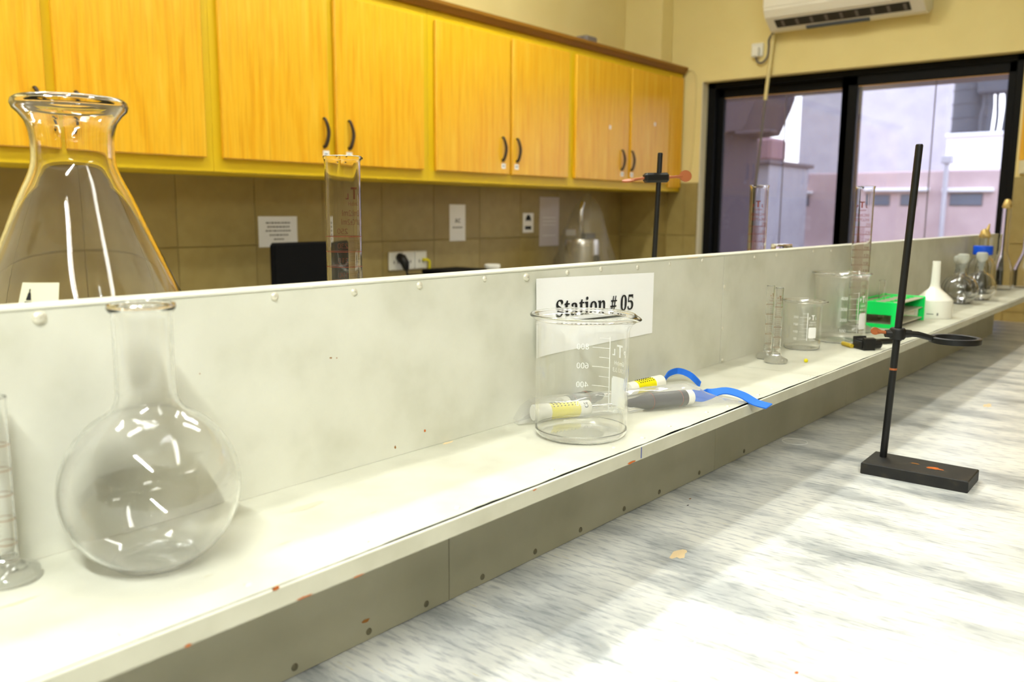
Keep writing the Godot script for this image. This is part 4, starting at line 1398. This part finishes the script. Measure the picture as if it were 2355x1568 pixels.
	var tall := [Vector2(0, 0), Vector2(0.031, 0), Vector2(0.035, 0.003), Vector2(0.036, 0.010), Vector2(0.036, 0.064), Vector2(0.034, 0.072), Vector2(0.024, 0.098), Vector2(0.0150, 0.122), Vector2(0.0135, 0.135), Vector2(0.0130, 0.20), Vector2(0.0128, 0.278), Vector2(0.0150, 0.282)]
	var tf := glass_thing("volumetric_flask", "tall long-necked flask with a gold stopper by the window edge", "flask", Vector3(3.296, 0, 0.0575), shell(smooth(tall, 1), 0.0018), 56)
	part("foil_stopper", crumple(0.0140, 0.272, 0.032, 8), M.foil, tf, "gold foil stopper")
	var tf2 := glass_thing("volumetric_flask", "long-necked flask at the far right edge, neck leaning out of frame", "flask", Vector3(3.445, 0, 0.105), shell(smooth(tall, 1), 0.0018), 56)
	part("foil_stopper", crumple(0.0140, 0.272, 0.032, 9), M.foil, tf2)

	# white Buchner funnel, upside down
	var fu := thing("funnel", "white ceramic funnel standing upside down beside the green rack", "funnel", Vector3(2.2916, 0, 0.0950))
	var fm := MB.new()
	fm.lathe([Vector2(0.0385, 0.003), Vector2(0.0395, 0.0), Vector2(0.0425, 0.0), Vector2(0.0430, 0.002), Vector2(0.0430, 0.0415), Vector2(0.0425, 0.0440), Vector2(0.0395, 0.0470), Vector2(0.0140, 0.0705), Vector2(0.0115, 0.0765), Vector2(0.0105, 0.085), Vector2(0.0092, 0.130), Vector2(0.0098, 0.1345), Vector2(0.0088, 0.1375), Vector2(0.0062, 0.1375), Vector2(0.0060, 0.08), Vector2(0.0200, 0.0605), Vector2(0.0385, 0.042), Vector2(0.0385, 0.003)], 64)
	part("body", fm, M.ceramic, fu)
	var mark := MB.new()
	var ef := facing_eye(fu.position)
	mark.band(0.0431, ef - 0.02, ef + 0.34, 0.0100, 0.0118)
	mark.band(0.0431, ef - 0.27, ef - 0.19, 0.0078, 0.0142)
	part("maker_mark", mark, M.print_grey, fu)
	rack()
	clip()


func crumple(r: float, y: float, h: float, seed_: int) -> MB:
	var g := RandomNumberGenerator.new()
	g.seed = seed_
	var mb := MB.new()
	var rows := []
	var prof := [Vector2(0.0, 0.0), Vector2(0.86, 0.02), Vector2(1.0, 0.2), Vector2(0.95, 0.45), Vector2(0.8, 0.7), Vector2(0.5, 0.92), Vector2(0.0, 1.0)]
	for p in prof:
		var row := PackedVector3Array()
		for i in 16:
			var th := TAU * i / 16
			var q := 1.0 + (g.randf_range(-0.16, 0.16) if p.x > 0.1 else 0.0)
			row.append(Vector3(cos(th) * r * p.x * q, y + h * p.y, sin(th) * r * p.x * q))
		rows.append(row)
	mb.grid(rows, true, [1, 2, 3, 4, 5])
	return mb


func stoppered(label: String, at: Vector3, k: float) -> void:
	var prof := [Vector2(0, 0), Vector2(0.022, 0.0), Vector2(0.029, 0.002)]
	prof += arc(0, 0.040, 0.0445, -0.98, 1.28, 18)
	prof += [Vector2(0.0108, 0.0855), Vector2(0.0094, 0.094), Vector2(0.0094, 0.110), Vector2(0.0110, 0.1125)]
	for i in prof.size():
		prof[i] = prof[i] * k
	var t := glass_thing("stoppered_flask", label, "flask", at, shell(prof, 0.0016), 56, null, "stoppered flasks at the far end of the shelf")
	var s := MB.new()
	var st := [Vector2(0, 0.088), Vector2(0.0066, 0.088), Vector2(0.0090, 0.112), Vector2(0.0100, 0.116), Vector2(0.0150, 0.122), Vector2(0.0165, 0.130), Vector2(0.0150, 0.1385), Vector2(0.0110, 0.1415), Vector2(0, 0.142)]
	for i in st.size():
		st[i] = st[i] * k
	s.lathe(st, 36)
	part("stopper", s, M.frosted, t, "frosted white stopper")


func rack() -> void:
	var t := thing("test_tube_rack", "bright green plastic test tube rack on the shelf", "rack", Vector3(1.985, 0, 0.0))
	for k in 2:
		var x := 0.0 if k == 0 else 0.215
		var mb := MB.new()   # an end plate with a long window low in it
		mb.box(Vector3(x, 0.0, 0.006), Vector3(x + 0.004, 0.009, 0.097), 0.0008)
		mb.box(Vector3(x, 0.029, 0.006), Vector3(x + 0.004, 0.058, 0.097), 0.0008)
		mb.box(Vector3(x, 0.009, 0.006), Vector3(x + 0.004, 0.029, 0.019), 0.0008)
		mb.box(Vector3(x, 0.009, 0.083), Vector3(x + 0.004, 0.029, 0.097), 0.0008)
		part("end_plate", mb, M.green, t)
	for q in [[0.0055, 0.0085], [0.0300, 0.0325], [0.0530, 0.0555]]:
		part("tray", boxed(Vector3(0.004, q[0], 0.010), Vector3(0.215, q[1], 0.093), 0.0006), M.grey_shelf, t)
	for i in 6:
		for j in 2:
			var mb := MB.new()
			mb.lathe([Vector2(0.0085, 0.0), Vector2(0.0085, 0.0012), Vector2(0.0074, 0.0014), Vector2(0.0074, 0.0)], 18)
			var o := part("hole_rim", mb, M.green, t)
			o.position = Vector3(0.028 + i * 0.032, 0.0556, 0.033 + j * 0.037)
	part("side_rail", boxed(Vector3(0.004, 0.0556, 0.006), Vector3(0.215, 0.060, 0.0095), 0.0008), M.green, t)
	var tt := glass_thing("test_tube", "single glass test tube standing in the green rack", "test tube", Vector3(2.077, 0.010, 0.033), shell([Vector2(0, 0.0)] + arc(0, 0.0065, 0.0065, -1.3, 0, 6) + [Vector2(0.0065, 0.06), Vector2(0.0065, 0.088), Vector2(0.0078, 0.0905)], 0.0009), 32)
	tt.position.y = 0.0088


func clip() -> void:
	var t := thing("black_clamp", "black boss clamp lying on the shelf before the green rack", "clamp", Vector3(1.650, 0, 0.1330), -0.70)
	var b := Transform3D()
	var mb := MB.new()
	mb.prism(PackedVector2Array([Vector2(-0.019, 0), Vector2(0.019, 0), Vector2(0.020, 0.022), Vector2(0.012, 0.0235), Vector2(0.010, 0.019), Vector2(-0.010, 0.019), Vector2(-0.012, 0.0235), Vector2(-0.020, 0.022)]), 0.022, Transform3D(Basis(Vector3(0, 1, 0), PI / 2), Vector3(-0.011, 0, 0)))
	part("body", mb, M.black, t)
	var rim := MB.new()
	rim.box(Vector3(-0.014, 0.002, -0.0125), Vector3(-0.0105, 0.017, 0.0125), 0.002)
	part("jaw", rim, M.iron, t)
	var st := MB.new()
	st.tube([Vector3(0.010, 0.009, 0.004), Vector3(0.030, 0.010, 0.002), Vector3(0.034, 0.010, 0.002)], [0.008, 0.009, 0.005], 12)
	part("screw_boss", st, M.black, t)
	var pen := MB.new()
	pen.tube([Vector3(1.70, 0.006, 0.117), Vector3(1.765, 0.0055, 0.155), Vector3(1.78, 0.0055, 0.163)], [0.0052, 0.0052, 0.002], 10)
	tag(part("black_pen", pen, M.black), "black pen lying behind the black clamp", "pen")
	var pc := thing("yellow_pencil", "stub of yellow pencil left of the black clamp", "pencil", Vector3(1.668, 0.0042, 0.088))
	var ps := MB.new()
	ps.tube([Vector3(0, 0, 0), Vector3(-0.024, 0, 0.025)], [0.0042], 6)
	part("shaft", ps, M.yellow_wood, pc)
	var pt := MB.new()
	pt.tube([Vector3(0, 0, 0), Vector3(0.006, 0, -0.006)], [0.0042, 0.0012], 6)
	part("tip", pt, M.white_plastic, pc)


# ------------------------------------------------------------------ two field testers in plastic
func ribbon(path: Array, w: float, t: float, side: Vector3) -> MB:
	var mb := MB.new()
	var rows := []
	for k in path.size():
		var p: Vector3 = path[k]
		var d: Vector3 = (path[mini(k + 1, path.size() - 1)] - path[maxi(k - 1, 0)]).normalized()
		var s := (side - d * side.dot(d)).normalized()
		var u := s.cross(d).normalized()
		if u.y < 0:
			u = -u
		rows.append(PackedVector3Array([p - s * w - u * t, p - s * w + u * t, p + s * w + u * t, p + s * w - u * t]))
	for k in rows.size() - 1:
		for i in 4:
			mb.facing(rows[k][i], rows[k][(i + 1) % 4], rows[k + 1][(i + 1) % 4], rows[k + 1][i], (rows[k][0] + rows[k][2] + rows[k + 1][0] + rows[k + 1][2]) / 4)
	mb.facing(rows[0][0], rows[0][1], rows[0][2], rows[0][3], path[1])
	mb.facing(rows[-1][0], rows[-1][1], rows[-1][2], rows[-1][3], path[-2])
	return mb


func tester(label: String, at: Vector3, to: Vector3, mirrored: bool) -> Node3D:
	# lies along +x of its own: white end, yellow label, white sleeve, thin rod, dark bulb, white cap
	var dir := to - at
	var L := dir.length()
	var t := thing("field_tester", label, "tester", at, atan2(-dir.z, dir.x), "wand testers by the beaker")
	var R := 0.0094
	var seg := func(called: String, x0: float, x1: float, r: float, mat: Material, lbl := "") -> void:
		var mb := MB.new()
		mb.tube([Vector3(x0, 0, 0), Vector3(x0 + 0.0008, 0, 0), Vector3(x1 - 0.0008, 0, 0), Vector3(x1, 0, 0)], [r - 0.0008, r, r, r - 0.0008], 28)
		part(called, mb, mat, t, lbl)
	seg.call("end_cap", 0.0, 0.022, R + 0.0007, M.white_plastic, "white end cap")
	seg.call("yellow_label", 0.0205, 0.0625, R, M.yellow_label, "yellow printed label")
	seg.call("white_sleeve", 0.0620, 0.078, R - 0.0001, M.white_plastic, "white sleeve with small print")
	seg.call("rod", 0.078, 0.138, 0.0022, M.glass)
	var cone := MB.new()
	cone.tube([Vector3(0.130, 0, 0), Vector3(0.137, 0, 0), Vector3(0.145, 0, 0), Vector3(0.156, 0, 0), Vector3(0.164, 0, 0), Vector3(L - 0.011, 0, 0)], [0.002, 0.0055, 0.0062, R - 0.0005, R + 0.0010, R + 0.0010], 28)
	part("dark_grip", cone, M.dark_grip, t, "dark grey grip")
	for x: float in [0.168, L - 0.021]:
		seg.call("red_ring", x, x + 0.0014, R + 0.00125, M.ring_red)
	seg.call("top_cap", L - 0.011, L, R + 0.0003, M.white_plastic)
	# print on the label: lines running round the tube, and a mark on the sleeve
	var pr := MB.new()
	for k in 7:
		for q in 5:
			var x := 0.0250 + k * 0.0050
			pr.tube([Vector3(x, cos(-0.7 + q * 0.36) * (R + 0.0001), sin(-0.7 + q * 0.36) * (R + 0.0001)), Vector3(x + 0.0016, cos(-0.7 + q * 0.36) * (R + 0.0001), sin(-0.7 + q * 0.36) * (R + 0.0001))], [0.0007], 4)
	part("label_print", pr, M.print, t)
	var ce := MB.new()
	var pts := text_points("CE", 0.0052, false, true)
	var bent := PackedVector3Array()
	for p in pts[0]:
		var a: float = 0.9 - (p.x) / R
		bent.append(Vector3(0.0695 + p.y - 0.0026, cos(a) * (R + 0.0002), sin(a) * (R + 0.0002)))
	ce.raw(bent, pts[1])
	part("sleeve_print", ce, M.print, t)
	return t


func tools() -> void:
	var a := Vector3(0.7955, 0.0110, 0.0152)
	var b := Vector3(1.0060, 0.0110, 0.1160)
	var t1 := tester("bagged tester lying across the shelf, white end left", a, b, false)
	t1.set_meta("label", "bagged tester wand with dark grip, lying nearer the shelf edge")
	var c := Vector3(1.0685, 0.0110, 0.0335)
	var d := Vector3(0.8540, 0.0110, 0.0135)
	var t2 := tester("tester", c, d, true)
	t2.set_meta("label", "tester wand lying against the rail, yellow label right of beaker")
	# blue straps
	var s1 := ribbon(smooth([Vector3(1.008, 0.013, 0.117), Vector3(1.024, 0.010, 0.122), Vector3(1.044, 0.012, 0.127), Vector3(1.060, 0.014, 0.140), Vector3(1.066, 0.010, 0.160), Vector3(1.063, 0.0035, 0.180), Vector3(1.060, 0.0018, 0.2005)], 5), 0.0075, 0.0008, Vector3(0.9, 0.25, 0.15))
	tag(part("blue_strap", s1, M.blue_cloth), "blue woven wrist strap hanging over the shelf's front edge", "strap")
	var s2 := ribbon(smooth([Vector3(1.070, 0.013, 0.0325), Vector3(1.088, 0.010, 0.028), Vector3(1.108, 0.016, 0.0245), Vector3(1.128, 0.018, 0.029), Vector3(1.137, 0.013, 0.042), Vector3(1.134, 0.006, 0.056), Vector3(1.124, 0.003, 0.067)], 5), 0.0045, 0.0009, Vector3(0.2, 1, 0.1))
	tag(part("blue_strap", s2, M.blue_cloth), "blue wrist strap curled on the shelf by the rail", "strap")
	# clear bag round the nearer tester
	var mb := MB.new()
	var rows := []
	var g := RandomNumberGenerator.new()
	g.seed = 33
	var dir := (b - a).normalized()
	var side := Vector3(-dir.z, 0, dir.x)
	for k in 27:
		var u := lerpf(-0.024, 0.300, k / 26.0)
		var mid := a + dir * u
		var w := 0.0205 + 0.004 * sin(u * 40.0)
		var h := 0.0140
		if u < 0.0:
			var q := (u + 0.024) / 0.024
			w = lerpf(0.012, 0.0205, q)
			h = lerpf(0.0022, 0.0140, sqrt(q))
		elif u > 0.236:
			var q := (u - 0.236) / 0.064
			w = lerpf(0.0225, 0.027, q)
			h = lerpf(0.0140, 0.0020, sqrt(q))
		var row := PackedVector3Array()
		for i in 24:
			var th := -TAU * i / 24
			var bump := g.randf_range(-0.0016, 0.0016)
			var y := h + sin(th) * h * 1.08 + (bump if sin(th) > -0.2 else 0.0)
			row.append(Vector3(mid.x, 0, mid.z) + side * (cos(th) * w + bump) + Vector3(0, maxf(y, 0.0006), 0))
		rows.append(row)
	mb.grid(rows, true)
	tag(part("plastic_bag", mb, M.film), "clear crinkled plastic sleeve around the nearer tester", "plastic bag")


# ------------------------------------------------------------------ ring stands
func wing_screw(parent: Node3D, from: Vector3, to: Vector3, blade_normal: Vector3) -> void:
	var mb := MB.new()
	var d := (to - from).normalized()
	mb.tube([from, from + d * (to - from).length() * 0.62], [0.0026, 0.0026], 10)
	var s := blade_normal.cross(d).normalized()
	var nn := d.cross(s).normalized()
	var L := (to - from).length()
	var poly := PackedVector2Array()
	for k in 20:
		var th := TAU * k / 20
		poly.append(Vector2(L * 0.76 + cos(th) * L * 0.24, sin(th) * L * 0.215))
	poly = Geometry2D.merge_polygons(poly, PackedVector2Array([Vector2(L * 0.38, -0.0022), Vector2(L * 0.62, -0.0045), Vector2(L * 0.62, 0.0045), Vector2(L * 0.38, 0.0022)]))[0]
	mb.prism(poly, 0.0026, Transform3D(Basis(d, s, d.cross(s)), from - nn * 0.0013))
	part("wing_screw", mb, M.copper, parent, "copper-coloured wing screw")


func ring_stands() -> void:
	# near stand on the marble
	var at := Vector3(1.3186, BENCH, 0.3240)
	var t := thing("ring_stand", "black iron ring stand with a ring on the marble bench", "ring stand", at)
	var yb := 0.0172
	var c := [Vector2(1.3574, 0.2515), Vector2(1.3552, 0.3973), Vector2(1.2821, 0.3991), Vector2(1.2797, 0.2547)]
	var poly := PackedVector2Array()
	for q in c:
		poly.append(Vector2(q.x - at.x, q.y - at.z))
	# a slab with eased edges: lower block and a slightly smaller top face
	var base := MB.new()
	var ring := func(k: float, y: float) -> PackedVector3Array:
		var row := PackedVector3Array()
		for q in poly:
			var d: Vector2 = q.normalized() * k
			row.append(Vector3(q.x - d.x, y, q.y - d.y))
		return row
	var lows := [ring.call(0.0015, 0.0), ring.call(0.0, 0.0012), ring.call(0.0, yb - 0.0012), ring.call(0.0015, yb)]
	for k in 3:
		for i in 4:
			base.facing(lows[k][i], lows[k][(i + 1) % 4], lows[k + 1][(i + 1) % 4], lows[k + 1][i], Vector3(0, yb / 2, 0))
	base.facing(lows[0][0], lows[0][1], lows[0][2], lows[0][3], Vector3(0, yb, 0))
	base.facing(lows[3][0], lows[3][1], lows[3][2], lows[3][3], Vector3(0, 0, 0))
	part("base", base, M.iron_top, t)
	blot(t, "rust_patch", Vector3(1.317, BENCH + yb + 0.0002, 0.345), 0.010, 0.018, 41, M.rust, "flat")
	blot(t, "rust_patch", Vector3(1.325, BENCH + yb + 0.0002, 0.318), 0.004, 0.012, 42, M.print_gold, "flat")
	var foot := Vector3(1.3328, BENCH + yb - 0.001, 0.2705) - at
	var s := Vector3(0.6399, 0, 0.7685)   # along the line of sight's right
	var top := foot + s * 0.0190 + Vector3(0, 0.4655, 0)
	var rod := MB.new()
	rod.tube([foot, top - Vector3(0, 0.002, 0), top], [0.0052, 0.0052, 0.0042], 18)
	part("rod", rod, M.black, t)
	var k := 0.19 / 0.4655
	var ck := foot.lerp(top, k)
	for y: float in [0.29]:
		var band := MB.new()
		var bk := foot.lerp(top, y)
		band.tube([bk, bk + Vector3(0, 0.003, 0)], [0.0055], 16)
		part("rust_band", band, M.copper, t)
	var boss := MB.new()
	boss.tube([ck - Vector3(0, 0.0085, 0), ck - Vector3(0, 0.006, 0), ck + Vector3(0, 0.006, 0), ck + Vector3(0, 0.0085, 0)], [0.0095, 0.0115, 0.0115, 0.0095], 18)
	boss.tube([ck - s * 0.018, ck - s * 0.004], [0.0055, 0.0068], 12)
	boss.tube([ck + s * 0.004, ck + s * 0.020], [0.0072, 0.0056], 12)
	part("boss", boss, M.iron, t)
	wing_screw(t, ck - s * 0.014 + Vector3(0, 0.001, 0), ck - s * 0.040 + Vector3(0, 0.0045, 0), Vector3(0.7685, 0, -0.6399))
	var rc := ck + s * 0.0868 - Vector3(0, 0.0090, 0)
	var arm := MB.new()
	arm.tube([ck + s * 0.016, ck + s * 0.030 - Vector3(0, 0.001, 0), ck + s * 0.0540 - Vector3(0, 0.0072, 0)], [0.0046, 0.0046, 0.0042], 12)
	part("arm", arm, M.black, t)
	var rg := MB.new()
	rg.lathe([Vector2(0.0290, -0.0044), Vector2(0.0350, -0.0044), Vector2(0.0357, -0.0036), Vector2(0.0357, 0.0034), Vector2(0.0348, 0.0042), Vector2(0.0292, 0.0042), Vector2(0.0283, 0.0034), Vector2(0.0283, -0.0036), Vector2(0.0290, -0.0044)], 56, rc)
	part("ring", rg, M.black, t)

	# far stand, behind the rail on the back shelf
	var at2 := Vector3(1.388, 0.0, -0.175)
	var t2 := thing("ring_stand", "black ring stand behind the rail with a two-winged clamp", "ring stand", at2)
	part("base", boxed(Vector3(-0.04, 0.0, -0.10), Vector3(0.03, 0.016, 0.05), 0.002), M.iron_top, t2)
	var rod2 := MB.new()
	rod2.tube([Vector3(-0.001, 0.015, 0), Vector3(0.010, 0.357, 0.004), Vector3(0.010, 0.359, 0.004)], [0.0047, 0.0047, 0.004], 16)
	part("rod", rod2, M.black, t2)
	var q2 := Vector3(0.0085, 0.3145, 0.0035)
	var s2 := Vector3(0.83, 0.03, 0.556).normalized()
	var bo := MB.new()
	var tr := Transform3D(Basis(s2, Vector3.UP, s2.cross(Vector3.UP)).orthonormalized(), q2)
	bo.box(Vector3(-0.030, -0.0088, -0.008), Vector3(0.018, 0.0088, 0.010), 0.004, tr)
	part("boss", bo, M.black, t2)
	wing_screw(t2, q2 - s2 * 0.026, q2 - s2 * 0.072 - Vector3(0, 0.006, 0), Vector3(0.0, 1.0, 0.22))
	wing_screw(t2, q2 + s2 * 0.016, q2 + s2 * 0.066 + Vector3(0, 0.003, 0), Vector3(-0.80, 0.15, 0.60))
